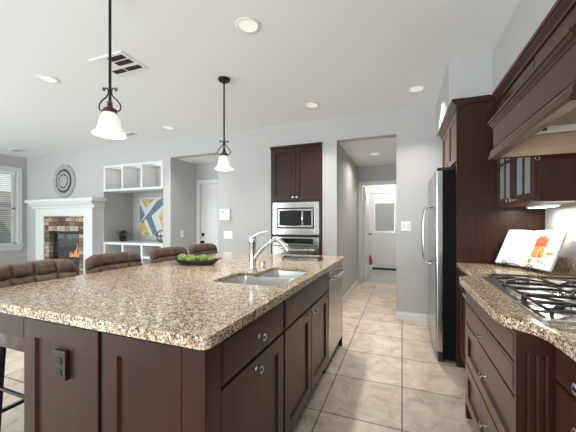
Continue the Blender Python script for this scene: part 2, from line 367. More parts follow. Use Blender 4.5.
# left wall with two window openings, rear wall with two patio openings
WZ0, WZ1 = .78, 2.40
g = G()
for a, b in ((RY-.15, -1.7), (.9, 2.15), (3.93, BW)): g.box(LW-.15, LW, a, b, 0, CE)
for a, b in ((-1.7, .9), (2.15, 3.93)): g.box(LW-.15, LW, a, b, 0, WZ0).box(LW-.15, LW, a, b, WZ1, CE)
struct('wall_left', g, M['wall'])
g = G()
for a, b in ((LW, -7.6), (-5.1, -2.5), (-.1, RW+.15)): g.box(a, b, RY-.15, RY, 0, CE)
for a, b in ((-7.6, -5.1), (-2.5, -.1)): g.box(a, b, RY-.15, RY, 2.45, CE)
struct('wall_rear', g, M['wall'])
def window(n, x, ya, yb, z0, z1):   # a window in the left wall
    f = G()
    for a, b, c, d in ((ya, ya+.05, z0, z1), (yb-.05, yb, z0, z1), (ya, yb, z0, z0+.05), (ya, yb, z1-.05, z1), (ya, yb, (z0+z1)/2-.02, (z0+z1)/2+.02), ((ya+yb)/2-.02, (ya+yb)/2+.02, z0, z1)):
        f.box(x-.11, x-.06, a, b, c, d)
    r = struct('window_%d' % n, f, M['trim'])
    ROOT[r.name] = tuple(r.location)
    G().box(x-.09, x-.085, ya+.04, yb-.04, z0+.04, z1-.04).build('window_pane', M['glass'], r)
    G().box(x+.001, x+.03, ya-.09, yb+.09, z1, z1+.09).box(x+.001, x+.03, ya-.09, ya, z0, z1).box(x+.001, x+.03, yb, yb+.09, z0, z1).build('window_casing', M['trim'], r, .004)
    G().box(x-.06, x+.06, ya-.11, yb+.11, z0-.03, z0).box(x+.001, x+.02, ya-.09, yb+.09, z0-.12, z0-.03).build('window_sill', M['trim'], r, .004)
    return r
window(1, LW, 2.15, 3.93, WZ0, WZ1)
window(2, LW, -1.7, .9, WZ0, WZ1)
def patio(n, xa, xb):  # unseen glazed doors, added in the rear wall to let light in
    f = G(); y = RY-.08
    xm = (xa+xb)/2
    for a, b in ((xa, xa+.07), (xb-.07, xb), (xm-.05, xm+.05)): f.box(a, b, y-.04, y+.04, 0, 2.45)
    f.box(xa, xb, y-.04, y+.04, 2.38, 2.45).box(xa, xb, y-.04, y+.04, 0, .06)
    r = struct('door_%d' % n, f, M['trim'])
    G().box(xa+.05, xb-.05, y-.004, y+.004, .05, 2.39).build('door_pane', M['glass'], r)
patio(4, -7.6, -5.1); patio(5, -2.5, -.1)

def board(g, x0, x1, y0, y1): return g.box(x0, x1, y0, y1, 0, .075).box(min(x0, x1), max(x0, x1), y0 + (.004 if y1-y0 < .03 else 0), y1, .075, .10)
struct('baseboard_back', board(board(board(G(), -.07, .30, BW-.016, BW-.001), -2.84, -1.9, BW-.016, BW-.001), -1.06, -.86, BW-.016, BW-.001), M['trim'], .003)
struct('baseboard_hall', G().box(-.859, -.845, BW+.14, 6.29, 0, .10), M['trim'], .003)
struct('baseboard_left', G().box(LW+.001, LW+.016, RY, BW, 0, .10), M['trim'], .003)

# doors beyond
def panel_door(name, x0, x1, yf, z1, panels, d='-y', mt=None):
    g = G().box(x0, x1, yf, yf+.03, .01, z1)
    o = g.build(name, mt or M['trim'], None, .003); o['kind'] = 'structure'
    for a, b, c, e in panels:
        G().shaker(d, yf-.002, a, b, c, e, .008, .018, .010, .012).build('door_panel', M['trim'], o)
    return o
d1 = panel_door('door_1', -3.74, -2.86, 4.85, 2.03, ((-3.62, -3.34, .95, 1.92), (-3.26, -2.98, .95, 1.92), (-3.62, -3.34, .15, .80), (-3.26, -2.98, .15, .80)))
G().lathe([(.032, 0), (.032, .012), (.014, .016), (.014, .035), (.028, .045), (.03, .06), (.02, .07), (0, .072)], (-3.69, 4.849, .88), (0, -1, 0)).build('door_knob', M['iron'], d1, smooth=40)
G().lathe([(.032, 0), (.032, .018), (.022, .03), (0, .032)], (-3.69, 4.849, 1.03), (0, -1, 0)).build('deadbolt', M['iron'], d1, smooth=40)
struct('trim_1', G().box(-3.82, -3.74, 4.80, 4.819, 0, 2.11).box(-3.74, -2.845, 4.80, 4.819, 2.04, 2.11).box(-3.76, -3.742, 4.819, 4.90, 0, 2.04).box(-3.742, -2.86, 4.819, 4.90, 2.03, 2.04), M['trim'], .003)
struct('trim_2', G().box(-.858, -.78, 6.28, 6.299, 0, 2.12).box(.02, .098, 6.28, 6.299, 0, 2.12).box(-.78, .02, 6.28, 6.299, 2.05, 2.12).box(-.80, -.78, 6.299, 6.47, 0, 2.05).box(0, .02, 6.299, 6.47, 0, 2.05), M['trim'], .003)
# open door in the hall, swung into the mudroom on its left jamb
o = G().box(-.775, -.735, 6.48, 7.26, .01, 2.03).build('door_2', M['trim'], None, .003); o['kind'] = 'structure'
G().lathe([(.028, 0), (.028, .01), (.012, .014), (.012, .035), (.026, .045), (.026, .06), (0, .066)], (-.734, 7.19, 1.0), (1, 0, 0)).build('door_knob', M['iron'], o, smooth=40)
G().box(-.737, -.728, 6.49, 6.52, 1.75, 1.85).build('hinge', M['iron'], o)
# exterior door with a half-lite and blind
g = G()
for a, b, c, e in ((-.918, -.70, .05, 2.058), (-.17, .058, .05, 2.058), (-.70, -.17, .05, 1.0), (-.70, -.17, 1.86, 2.058)): g.box(a, b, 8.32, 8.36, c, e)
d3 = g.build('door_3', M['trim']); d3['kind'] = 'structure'
for a, b in ((-.80, -.48), (-.38, -.06)): G().shaker('-y', 8.318, a, b, .16, .80, .008, .018, .010, .012).build('door_panel', M['trim'], d3)
G().box(-.70, -.17, 8.345, 8.35, 1.0, 1.86).build('door_pane', M['glass'], d3)
G().shaker('-y', 8.319, -.75, -.12, .95, 1.91, .02, .055, .016, .004)
fr = G()
for a, b, c, e in ((-.74, -.69, .96, 1.90), (-.18, -.13, .96, 1.90), (-.69, -.18, .96, 1.01), (-.69, -.18, 1.85, 1.90)): fr.box(a, b, 8.30, 8.319, c, e)
fr.build('pane_frame', M['trim'], d3, .003)
G().box(-.918, .058, 8.30, 8.37, .0, .05).build('threshold', M['black'], d3)
struct('trim_3', G().box(-.99, -.92, 8.28, 8.299, 0, 2.13).box(.06, .13, 8.28, 8.299, 0, 2.13).box(-.92, .06, 8.28, 8.299, 2.06, 2.13), M['trim'], .003)
def blind(label, x0, x1, y0, y1, z0, z1, ax, n, tilt, w, loc):
    r = thing('window_blind', label, 'window blind', loc)
    if ax == 'x': G().box(x0, x1, y0, y1, z1-.05, z1).build('headrail', M['white'], r, .003); G().box(x0, x1, y0, y1, z0, z0+.025).build('bottom_rail', M['white'], r, .003)
    else: G().box(x0, x1, y0, y1, z1-.06, z1).build('headrail', M['white'], r, .003); G().box(x0, x1, y0, y1, z0, z0+.025).build('bottom_rail', M['white'], r, .003)
    g = G(); t = math.radians(tilt)
    for i in range(n):
        z = z0+.04+(z1-z0-.11)*i/(n-1)
        dc, ds = w/2*math.cos(t), w/2*math.sin(t)
        if ax == 'x':
            c = (y0+y1)/2; g.prism([(c-dc, z-ds), (c+dc, z+ds), (c+dc, z+ds+.003), (c-dc, z-ds+.003)], 'x', x0+.005, x1-.005)
        else:
            c = (x0+x1)/2; g.prism([(c-dc, z-ds), (c+dc, z+ds), (c+dc, z+ds+.003), (c-dc, z-ds+.003)], 'y', y0+.005, y1-.005)
    s = g.build('slat_pattern', M['white'] if ax == 'y' else M['greyslat'], r)
    return r
blind('white slatted blind in the tall window beside the fireplace', LW-.055, LW-.005, 2.17, 3.91, WZ0+.005, WZ1-.002, 'y', 36, 14, .045, (LW-.03, 3.04, WZ0))
blind('small slatted blind in the white back door beyond the hallway', -.685, -.185, 8.302, 8.318, 1.015, 1.845, 'x', 34, 58, .026, (-.435, 8.31, 1.015))

# outside the windows
G().box(-30, LW-.2, -8, 12, -.3, -.05).build('ground', M['ground'])['kind'] = 'structure'
hs = thing('neighbouring_house', 'tan house with low roof seen through the window blind', 'house', (-17, 7, -.05))
G().box(-20, -14.2, 2, 12, -.05, 2.02).build('wall', M['stucco'], hs)
G().prism([(-20.5, 2.02), (-13.8, 2.02), (-17, 2.72)], 'y', 1.5, 12.5).build('roof', M['roof'], hs)
rb = random.Random(3)
for i, (yy, lb) in enumerate(((4.35, 'dark green garden shrub outside the window, nearest the fireplace corner'), (5.85, 'dark green garden shrub outside the window, right of the other'))):
    g = G()
    g.ball((-10.6, yy, .72), .6, .66, .80, 22, 14, lambda a, b: 1+.14*math.sin(7*a+2*i)*math.cos(5*b)+rb.uniform(-.06, .06))
    tag(g.build('garden_shrub', M['hedge'], None, smooth=60), lb, 'shrub')

# ---------------------------------------------------------------- island
XF, YN, TOP, UND = -.592, .762, .914, .875      # carcass right face, near face, counter top and underside
XL = -1.505
def knob(parent, p, d):
    G().lathe([(.009, 0), (.009, .003), (.0055, .006), (.0055, .016), (.010, .020), (.0165, .025), (.0165, .028), (.011, .032), (0, .033)], p, d, 18).build('knob', M['nickel'], parent, smooth=35)
bc = thing('base_cabinet', 'dark wood island cabinet nearest the camera with panelled end and one drawer', 'cabinet', (-1.05, 1.09, 0))
G().box(XL, XF, YN+.02, 1.422, .10, UND-.001).build('carcass', M['wood'], bc)
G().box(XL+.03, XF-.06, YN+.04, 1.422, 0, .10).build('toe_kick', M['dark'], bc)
G().box(XF-.07, XF+.02, YN-.001, YN+.085, .02, UND-.001).build('corner_post', M['wood'], bc, .003)
G().shaker('-y', YN+.02, -1.505, -1.052, .03, .858, .02, .075, .012).build('end_panel', M['wood'], bc)
G().shaker('-y', YN+.02, -1.030, -.664, .03, .858, .02, .075, .012).build('end_panel', M['wood'], bc)
G().box(-1.052, -1.030, YN+.012, YN+.02, .03, .850).build('filler_strip', M['dark'], bc)
d = G().slab('+x', XF, .848, 1.412, .700, .852).build('drawer', M['wood'], bc); knob(d, (XF+.02, 1.13, .775), (1, 0, 0))
d = G().shaker('+x', XF, .848, 1.412, .105, .688, .02, .07, .011).build('door', M['wood'], bc); knob(d, (XF+.02, 1.10, .650), (1, 0, 0))
sb = thing('sink_cabinet', 'dark wood island sink cabinet with two doors beside the dishwasher', 'cabinet', (-1.05, 1.91, 0))
cg = G().box(XL, -1.09, 1.424, 2.398, .10, UND-.001).box(-1.09, XF, 1.424, 2.398, .10, .60).box(XF-.02, XF, 1.424, 2.398, .60, UND-.001)
cg.build('carcass', M['wood'], sb)
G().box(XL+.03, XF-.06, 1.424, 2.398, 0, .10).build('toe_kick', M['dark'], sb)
G().slab('+x', XF, 1.432, 2.392, .700, .852).build('false_front', M['wood'], sb)
for a, b, k in ((1.432, 1.908, 1.875), (1.916, 2.392, 1.95)):
    d = G().shaker('+x', XF, a, b, .105, .688, .02, .07, .011).build('door', M['wood'], sb); knob(d, (XF+.02, k, .655), (1, 0, 0))
dw = thing('dishwasher', 'stainless steel dishwasher at the far end of the island', 'dishwasher', (-.88, 2.7, 0))
G().box(-1.17, XF, 2.402, 2.996, .10, UND-.002).build('tub_body', M['black'], dw)
G().box(XF, XF+.024, 2.406, 2.992, .11, .862).build('door', M['steel'], dw, .006)
G().tube([(XF+.022, 2.45, .79), (XF+.05, 2.47, .79), (XF+.062, 2.58, .79), (XF+.066, 2.70, .79), (XF+.062, 2.82, .79), (XF+.05, 2.93, .79), (XF+.022, 2.95, .79)], .013, 10).build('handle', M['chrome'], dw, smooth=50)
G().box(XF-.05, XF-.01, 2.406, 2.992, 0, .10).build('kick_plate', M['black'], dw)
ep = thing('end_panel', 'dark wood end panel closing the island past the dishwasher', 'cabinet panel', (-1.05, 3.015, 0))
G().box(XL, XF+.02, 2.998, 3.025, .08, UND-.001).build('board', M['wood'], ep, .003)
G().box(XF-.05, XF+.02, 2.998, 3.025, 0, .08).build('foot', M['wood'], ep, .003)
G().box(XL, -1.18, 2.402, 2.997, .0, UND-.001).build('back_filler', M['wood'], ep)
ov = thing('overhang_support', 'dark wood apron and leg carrying the seating side of the island', 'counter support', (-1.75, .78, 0))
G().box(-1.965, XL-.001, YN, YN+.025, .765, UND-.001).build('apron', M['wood'], ov, .003)
G().box(-1.97, -1.90, YN+.026, YN+.09, 0, UND-.001).build('leg', M['wood'], ov, .004)

BOWLS = ((-1.050, -.638, 1.475, 1.795), (-.925, -.638, 1.825, 2.095))
HOLE = arc(-1.010, 1.515, .055, 180, 270, 5)+arc(-.677, 1.515, .055, 270, 360, 5)+arc(-.677, 2.060, .055, 0, 90, 5)+arc(-.885, 2.060, .055, 90, 180, 5)+[(-.940, 1.86), (-.955, 1.825), (-.985, 1.81)]+arc(-1.010, 1.755, .055, 90, 180, 5)
outer = rrect(-1.99, -.546, .733, 3.045, .030)
ct = G().plate(outer, [HOLE], UND, TOP, rrect(-1.95, -.585, .772, 3.006, .02)).build('countertop', M['granite'], None, .012, seg=3)
tag(ct, 'speckled tan granite countertop on the kitchen island', 'countertop')
sk = thing('sink', 'double bowl stainless undermount sink in the island', 'sink', (-.83, 1.77, .70))
for (x0, x1, a, b), dp in zip(BOWLS, (.20, .19)):
    n = 6; ro = rrect(x0-.004, x1+.004, a-.004, b+.004, .054, n); ri = rrect(x0+.012, x1-.012, a+.012, b-.012, .045, n); rb_ = rrect(x0+.04, x1-.04, a+.04, b-.04, .04, n); rf = rrect(x0-.022, x1+.022, a-.014, b+.014, .06, n)
    m_ = len(ro); zt = TOP-.0212
    L = [[(p[0], p[1], zt) for p in rf], [(p[0], p[1], zt) for p in ro], [(p[0], p[1], TOP-.190) for p in ri], [(p[0], p[1], TOP-dp-.02) for p in rb_]]
    vs = [p for r in L for p in r]; fs = [(k*m_+i, k*m_+(i+1) % m_, (k+1)*m_+(i+1) % m_, (k+1)*m_+i) for k in range(3) for i in range(m_)] + [tuple(range(3*m_, 4*m_))]
    bo = G().add(vs, fs)  .build('bowl', M['sinksteel'], sk, smooth=50)
    so = bo.modifiers.new('thick', 'SOLIDIFY'); so.thickness = .0015
    G().lathe([(.042, 0), (.042, .004), (.03, .005), (.028, .001), (0, .001)], ((x0+x1)/2, (a+b)/2, TOP-dp-.019), (0, 0, 1)).build('drain', M['chrome'], bo, smooth=40)
fx, fy = -1.005, 1.885
fa = thing('faucet', 'chrome pull-out kitchen faucet behind the island sink', 'faucet', (fx, fy, TOP))
G().lathe([(.036, 0), (.036, .006), (.028, .016), (.0245, .03), (.0235, .19), (.026, .20), (.026, .235), (.022, .25), (0, .253)], (fx, fy, TOP+.0005)).build('body', M['chrome'], fa, smooth=35)
sp = []
for i in range(15):
    t = i/14; sp.append((fx+.015+.255*t, fy+.015*t, TOP+.085+.145*math.sin(min(1, t*1.35)*PI/2)**.85 - .075*max(0, t-.6)/.4*max(0, t-.6)/.4))
G().tube(sp, [.015+.006*max(0, (i-8)/6) for i in range(15)], 14).build('spout', M['chrome'], fa, smooth=50)
G().tube([(fx, fy, TOP+.245), (fx+.03, fy+.005, TOP+.268), (fx+.075, fy+.01, TOP+.282), (fx+.115, fy+.015, TOP+.288)], [.009, .007, .006, .007], 10).build('lever_handle', M['chrome'], fa, smooth=50)
ag = G().lathe([(.021, 0), (.021, .004), (.016, .006), (.016, .045), (.012, .052), (0, .053)], (-1.00, 2.05, TOP+.0005), (0, 0, 1), 18).build('air_gap_cap', M['chrome'], None, smooth=35)
tag(ag, 'short chrome air gap cap beside the island faucet', 'air gap cap')
ot = thing('outlet', 'dark bronze outlet with two receptacles on the end panel of the island', 'outlet', (-1.26, .762, .65))
fy0 = YN+.012-.0005
G().box(-1.300, -1.228, fy0-.018, fy0, .640, .755).build('cover_box', M['bronze'], ot, .003)
for z in (.668, .714):
    g = G().prism(rrect(-1.281, -1.247, z-.014, z+.014, .008), 'y', fy0-.021, fy0-.0182); o = g.build('receptacle', M['black'], ot)
    o2 = G().box(-1.271, -1.269, fy0-.0222, fy0-.0212, z-.005, z+.006).box(-1.259, -1.257, fy0-.0222, fy0-.0212, z-.005, z+.006).build('slot', M['bronze'], o)

# things on the island
bd = thing('serving_board', 'flat dark serving board lying at the far corner of the island', 'serving board', (-.88, 2.66, TOP))
def rot2(pts, c, a): return [(c[0]+(x-c[0])*math.cos(a)-(y-c[1])*math.sin(a), c[1]+(x-c[0])*math.sin(a)+(y-c[1])*math.cos(a)) for x, y in pts]
G().plate(rot2(rrect(-1.07, -.69, 2.565, 2.755, .03), (-.88, 2.66), .12), [], TOP+.001, TOP+.018).build('board', M['tray'], bd, .004)
for s_ in (-1, 1): G().tube([(-.88+s_*.150, 2.60+s_*.02, TOP+.02), (-.88+s_*.165, 2.60+s_*.02, TOP+.028), (-.88+s_*.165, 2.70+s_*.02, TOP+.028), (-.88+s_*.150, 2.70+s_*.02, TOP+.02)], .005, 8).build('handle', M['iron'], bd, smooth=50)
tx, ty = -1.60, 2.02; ta = .25
tr = thing('fruit_tray', 'long dark metal tray holding green fruit on the island', 'tray', (tx, ty, TOP))
n = 40; L = []
for rx, ry, z in ((.13, .055, .001), (.150, .068, .006), (.185, .088, .030), (.205, .098, .040), (.200, .094, .041), (.178, .082, .030), (.142, .062, .010), (.10, .04, .008)):
    ring = []
    for j in range(n):
        c = 2*PI*j/n; u = rx*math.copysign(abs(math.cos(c))**.7, math.cos(c)); v_ = ry*math.copysign(abs(math.sin(c))**.7, math.sin(c))
        lift = .018*(abs(u)/.205)**3*(z/.04)
        ring.append((tx+u*math.cos(ta)-v_*math.sin(ta), ty+u*math.sin(ta)+v_*math.cos(ta), TOP+z+lift))
    L.append(ring)
vs = [p for r in L for p in r]; fs = [(k*n+i, k*n+(i+1) % n, (k+1)*n+(i+1) % n, (k+1)*n+i) for k in range(len(L)-1) for i in range(n)]+[tuple(range(n-1, -1, -1)), tuple(range((len(L)-1)*n, len(L)*n))]
G().add(vs, fs).build('dish', M['tray'], tr, smooth=50)
for s_ in (-1, 1):
    G().tube([(tx+s_*.190*math.cos(ta)-q*math.sin(ta), ty+s_*.190*math.sin(ta)+q*math.cos(ta), TOP+.052-abs(q)*.1) for q in (-.05, -.03, 0, .03, .05)], .006, 8).build('handle', M['iron'], tr, smooth=50)
FR = ((-.122, -.008, 0.043, 'leftmost green fruit on the island tray'), (-.036, -.034, .041, 'front green fruit left of centre in the island tray'), (-.020, .040, .033, 'green fruit at the back of the island tray'),
      (.049, .006, .041, 'green fruit right of centre in the island tray'), (.122, .002, .033, 'rightmost green fruit on the island tray'))
for i, (u, v_, r, lb) in enumerate(FR):
    x, y = tx+u*math.cos(ta)-v_*math.sin(ta), ty+u*math.sin(ta)+v_*math.cos(ta); z = TOP+.0105+r*.92
    rt = thing('green_fruit', lb, 'fruit', (x, y, z-r*.92), 'green fruit on the island tray')
    G().ball((x, y, z), r, r, r*.92, 18, 12, lambda a, b, i=i: 1+.035*math.cos(5*a+i)*math.cos(b)).build('flesh', M['apple'], rt, smooth=80)
    G().cyl((x, y, z+r*.86), (x+.004, y, z+r*1.08), .003, n=6).build('stem', M['log'], rt)

# ---------------------------------------------------------------- bar stools
def stool(x, y, label):
    r = thing('bar_stool', label, 'bar stool', (x, y, 0), 'leather stools along the island')
    # curved tufted back: u along y, v along z, thickness along x
    W, H, T = .50, .36, .038; z0 = .655; nu, nv = 48, 28; V = []; idx = {}
    for side in (1, -1):
        for i in range(nu+1):
            for j in range(nv+1):
                u = -1+2*i/nu; v_ = -1+2*j/nv
                cr = .16; # rounded top corners
                yy = u*W/2; zz = z0+(v_+1)/2*H
                k = max(0, v_-.3)/.7; yy *= 1-.05*k
                e = (1-abs(u)**10)*(1-abs(v_)**10); e = max(0, e)**.4
                fu = abs(math.sin(PI*(u+1)/2*4)); fv = min(1, abs(v_-.50)*2.2)
                gr = (1-math.exp(-fu*9))*(1-math.exp(-fv*8))
                t = T*e*(.50+.50*(gr if side == 1 else .9))
                zz -= .03*abs(u)**6*max(0, v_)
                bx = -.21-.09*(zz-z0)/H+.045*u*u
                V.append((x+bx+side*t, y+yy, zz))
    F = []; q = (nu+1)*(nv+1)
    for i in range(nu):
        for j in range(nv):
            a = i*(nv+1)+j; b = a+nv+1; F.append((a, b, b+1, a+1)); F.append((q+a, q+a+1, q+b+1, q+b))
    bm_b = [i*(nv+1) for i in range(nu+1)] + [nu*(nv+1)+j for j in range(1, nv+1)] + [i*(nv+1)+nv for i in range(nu-1, -1, -1)] + [j for j in range(nv-1, 0, -1)]
    for i in range(len(bm_b)): a, b = bm_b[i], bm_b[(i+1) % len(bm_b)]; F.append((a, b, q+b, q+a))
    G().add(V, F).build('backrest', M['leather'], r, smooth=60)
    G().plate([(x+px, y+py) for px, py in rrect(-.21, .21, -.235, .235, .06)], [], .585, .66).build('seat', M['leather'], r, .025, seg=3)
    for sx in (-1, 1):
        for sy in (-1, 1):
            G().tube([(x+sx*.20, y+sy*.215, 0), (x+sx*.175, y+sy*.20, .586)], [.014, .019], 8).build('leg', M['iron'], r, smooth=40)
    for sx in (-1, 1): G().cyl((x+sx*.192, y-.21, .19), (x+sx*.192, y+.21, .19), .012, n=8).build('footrest', M['iron'], r)
    for sy in (-1, 1): G().cyl((x-.185, y+sy*.208, .33), (x+.185, y+sy*.208, .33), .010, n=8).build('stretcher', M['iron'], r)
    return r
SX = -1.93
st = stool(SX, 1.165, 'brown tufted leather stool, nearest the camera of the island row')
for yy, lb in ((1.72, 'brown tufted leather stool in front of the fireplace, second along the island'), (2.32, 'brown tufted leather stool before the built-in shelves, third along the island'), (2.86, 'brown tufted leather stool at the far end of the island, behind the fruit tray')):
    dup(st, (SX, yy, 0), lb)

# ---------------------------------------------------------------- pendants and ceiling fittings
def pendant(x, y, label):
    r = thing('pendant_light', label, 'pendant lamp', (x, y, 1.80), 'pendant lights over the island')
    G().lathe([(.062, 0), (.062, -.012), (.05, -.026), (.014, -.032), (.012, -.05), (0, -.05)], (x, y, CE-.0005)).build('canopy', M['iron'], r, smooth=35)
    G().cyl((x, y, CE-.03), (x, y, 1.995), .0085, n=12).build('rod', M['iron'], r, smooth=40)
    G().lathe([(0, 2.02), (.014, 2.02), (.016, 1.99), (.02, 1.985), (.036, 1.975), (.042, 1.955), (.040, 1.948), (0, 1.948)], (x, y, 0)).build('shade_holder', M['bronze'], r, smooth=35)
    for a in (0, 1):
        s_ = 1 if a else -1; ax = (.906*s_, .423*s_)
        pts = []
        # scroll arm: curls outward at top, sweeps out and back in to the holder
        for u, z in ((.036, 2.110), (.043, 2.101), (.042, 2.091), (.034, 2.090), (.031, 2.100), (.026, 2.107), (.016, 2.105), (.010, 2.09), (.011, 2.07), (.022, 2.05), (.045, 2.03), (.060, 2.01), (.066, 1.99), (.062, 1.970), (.050, 1.962), (.040, 1.968)):
            pts.append((x+ax[0]*u, y+ax[1]*u, z))
        G().tube(pts, .0042, 8).build('scroll', M['iron'], r, smooth=60)
    pr = [(.036, 1.955), (.040, 1.945), (.050, 1.93), (.058, 1.905), (.062, 1.88), (.068, 1.855), (.077, 1.835), (.092, 1.822), (.097, 1.815), (.094, 1.812), (.089, 1.817), (.073, 1.830), (.063, 1.85), (.057, 1.88), (.053, 1.905), (.045, 1.928), (.034, 1.943)]
    sh = G().lathe(pr, (x, y, 0), (0, 0, 1), 48).build('shade', M['shade'], r, smooth=60)
    G().ball((x, y, 1.89), .026, .026, .034, 14, 10).build('bulb', M['bulb'], r, smooth=80)
    return r
p1 = pendant(-1.71, 1.317, 'black pendant lamp with alabaster bell shade, nearer one over the island')
dup(p1, (-1.71, 2.587, 1.80), 'black pendant lamp with alabaster bell shade, farther one over the island')
for y in (1.317, 2.587):
    d = bpy.data.lights.new('pendant_bulb', 'POINT'); d.energy = 2.5; d.color = (1, .88, .74); d.shadow_soft_size = .03
    o = bpy.data.objects.new('pendant_bulb', d); C.objects.link(o); o.location = (-1.71, y, 1.83)
def downlight(x, y, z, label):
    r = thing('downlight', label, 'ceiling light', (x, y, z), 'recessed ceiling lights')
    G().lathe([(.068, -.001), (.092, -.001), (.094, -.004), (.090, -.007), (.070, -.006), (.068, -.001)], (x, y, z), (0, 0, 1), 36).build('trim_ring', M['white'], r, smooth=40)
    G().lathe([(.069, -.003), (.066, -.0028), (.045, -.0015), (.040, -.0012)], (x, y, z), (0, 0, 1), 36).build('baffle', M['baffle'], r, smooth=40)
    G().lathe([(.046, -.0018), (.046, -.0028), (0, -.0028)], (x, y, z), (0, 0, 1), 28).build('lens', M['can_glow'], r)
    return r
SPOTS = [(-1.08, 1.95, CE, 'recessed ceiling light above the sink, largest in view'), (-3.40, 1.93, CE, 'recessed ceiling light at the left, by the living area'), (-3.39, 3.59, CE, 'recessed ceiling light nearest the shelving niche'),
         (-1.06, 3.56, CE, 'recessed ceiling light before the oven cabinet'), (.15, 3.55, CE, 'recessed ceiling light near the refrigerator'), (-.43, 5.18, 2.43, 'recessed light in the low hallway ceiling'),
         (-.45, 7.15, 2.43, 'unseen recessed light added to brighten the room past the hallway')]
dl = None
for x, y, z, lb in SPOTS:
    dl = downlight(x, y, z, lb) if dl is None else dup(dl, (x, y, z), lb)
    if y > 7: l_ = bpy.data.lights.new('downlight_lamp', 'POINT'); l_.shadow_soft_size = .06; l_.energy = 55  # unseen mudroom lamp, added to brighten that room
    else:
        l_ = bpy.data.lights.new('downlight_lamp', 'AREA'); l_.shape = 'DISK'; l_.size = .10; l_.energy = 12; l_.spread = math.radians(150 if y > 5 else 105)
    l_.color = (1, .95, .88)
    o = bpy.data.objects.new('downlight_lamp', l_); C.objects.link(o); o.location = (x, y, z-(.12 if y > 7 else .012))
cv = thing('ceiling_vent', 'large white ceiling vent with dark slots near the first pendant', 'vent', (-2.46, 1.99, CE))
def vent(r, x, y, wx, wy, slots):
    G().plate([(x-wx, y-wy), (x+wx, y-wy), (x+wx, y+wy), (x-wx, y+wy)], [], CE-.010, CE-.0008).build('frame', M['white'], r, .003)
    for a, b, c, d_ in slots:
        G().box(x+a, x+b, y+c, y+d_, CE-.013, CE-.0102).build('slot', M['dark'] if r is cv else M['medal_l'], r)
vent(cv, -2.46, 1.99, .20, .15, ((-.01, .17, -.12, -.065), (-.01, .17, -.045, .01), (-.17, -.03, .055, .11), (-.01, .17, .055, .11)))
v2 = thing('ceiling_vent', 'small grey ceiling vent beyond the first pendant, towards the shelves', 'vent', (-4.25, 3.61, CE)); vent(v2, -4.25, 3.61, .12, .07, ((-.1, .1, -.04, -.01), (-.1, .1, .01, .04)))
v3 = thing('ceiling_vent', 'small ceiling vent at far left near the window', 'vent', (-7.3, 3.58, CE)); vent(v3, -7.3, 3.58, .17, .08, ((-.14, .14, -.05, -.015), (-.14, .14, .015, .05)))

# ---------------------------------------------------------------- oven column
oc = thing('oven_cabinet', 'tall dark wood cabinet with two upper doors framing the wall ovens', 'cabinet', (-1.475, 4.3, 0))
OX0, OX1 = -1.872, -1.078
g = G().box(OX0, OX0+.03, BW-.02, 4.75, 0, 2.40).box(OX1-.03, OX1, BW-.02, 4.75, 0, 2.40).box(OX0+.03, OX1-.03, BW, 4.75, 1.575, 2.40).box(OX0+.03, OX1-.03, BW, 4.75, 0, .36).box(OX0+.03, OX1-.03, BW, 4.75, 1.055, 1.075)
g.build('carcass', M['wood'], oc, .002)
G().box(OX0-.012, OX1+.012, BW-.035, BW-.0005, 2.385, 2.42).build('top_moulding', M['wood'], oc, .005)
for a, b, k in ((OX0+.018, -1.477, -1.505), (-1.473, OX1-.018, -1.445)):
    d = G().shaker('-y', BW-.0005, a, b, 1.60, 2.37, .02, .06, .010).build('door', M['wood'], oc); knob(d, (k, BW-.0205, 1.64), (0, -1, 0))
d = G().slab('-y', BW-.0005, OX0+.035, OX1-.035, .10, .34).build('drawer', M['wood'], oc); knob(d, (-1.475, BW-.0225, .22), (0, -1, 0))
X0, X1 = OX0+.032, OX1-.032
mw = thing('microwave', 'built-in stainless microwave above the wall oven', 'microwave', (-1.475, 4.3, 1.08))
G().box(X0+.05, X1-.05, BW+.01, 4.6, 1.13, 1.53).build('body', M['black'], mw)
g = G()
for a, b, c, e in ((X0, X0+.075, 1.085, 1.57), (X1-.075, X1, 1.085, 1.57), (X0+.075, X1-.075, 1.085, 1.18), (X0+.075, X1-.075, 1.485, 1.57)): g.box(a, b, BW-.022, BW+.008, c, e)
g.build('trim_kit', M['steel'], mw, .003)
ds = G().box(X0+.09, X1-.09, BW-.03, BW+.009, 1.195, 1.47).build('door', M['steel'], mw, .006)
G().box(X0+.078, X1-.078, BW-.012, BW+.005, 1.183, 1.482).build('shadow_gap', M['dark'], mw)
pts = [(X0+.115, 1.225), (X0+.35, 1.215), (X1-.26, 1.225), (X1-.26, 1.44), (X0+.35, 1.45), (X0+.115, 1.44)]
G().prism(pts, 'y', BW-.034, BW-.0302).build('door_window', M['blackgloss'], ds)
G().box(X1-.235, X1-.115, BW-.034, BW-.0302, 1.225, 1.44).build('control_panel', M['blackgloss'], mw)
G().tube([(X1-.248, BW-.03, 1.23), (X1-.248, BW-.055, 1.25), (X1-.248, BW-.058, 1.33), (X1-.248, BW-.055, 1.42), (X1-.248, BW-.03, 1.44)], .008, 10).build('handle', M['chrome'], ds, smooth=50)
ovn = thing('wall_oven', 'stainless wall oven under the microwave', 'oven', (-1.475, 4.3, .37))
G().box(X0, X1, BW+.0, 4.6, .37, 1.05).build('body', M['black'], ovn)
cp = G().box(X0, X1, BW-.022, BW-.0005, .925, 1.052).build('control_panel', M['steel'], ovn, .003)
G().box(X0+.09, X1-.09, BW-.026, BW-.0222, .955, 1.03).build('display', M['blackgloss'], cp)
do = G().box(X0, X1, BW-.03, BW-.0005, .38, .915).build('door', M['steel'], ovn, .005)
G().box(X0+.11, X1-.11, BW-.034, BW-.0302, .50, .78).build('door_window', M['blackgloss'], do)
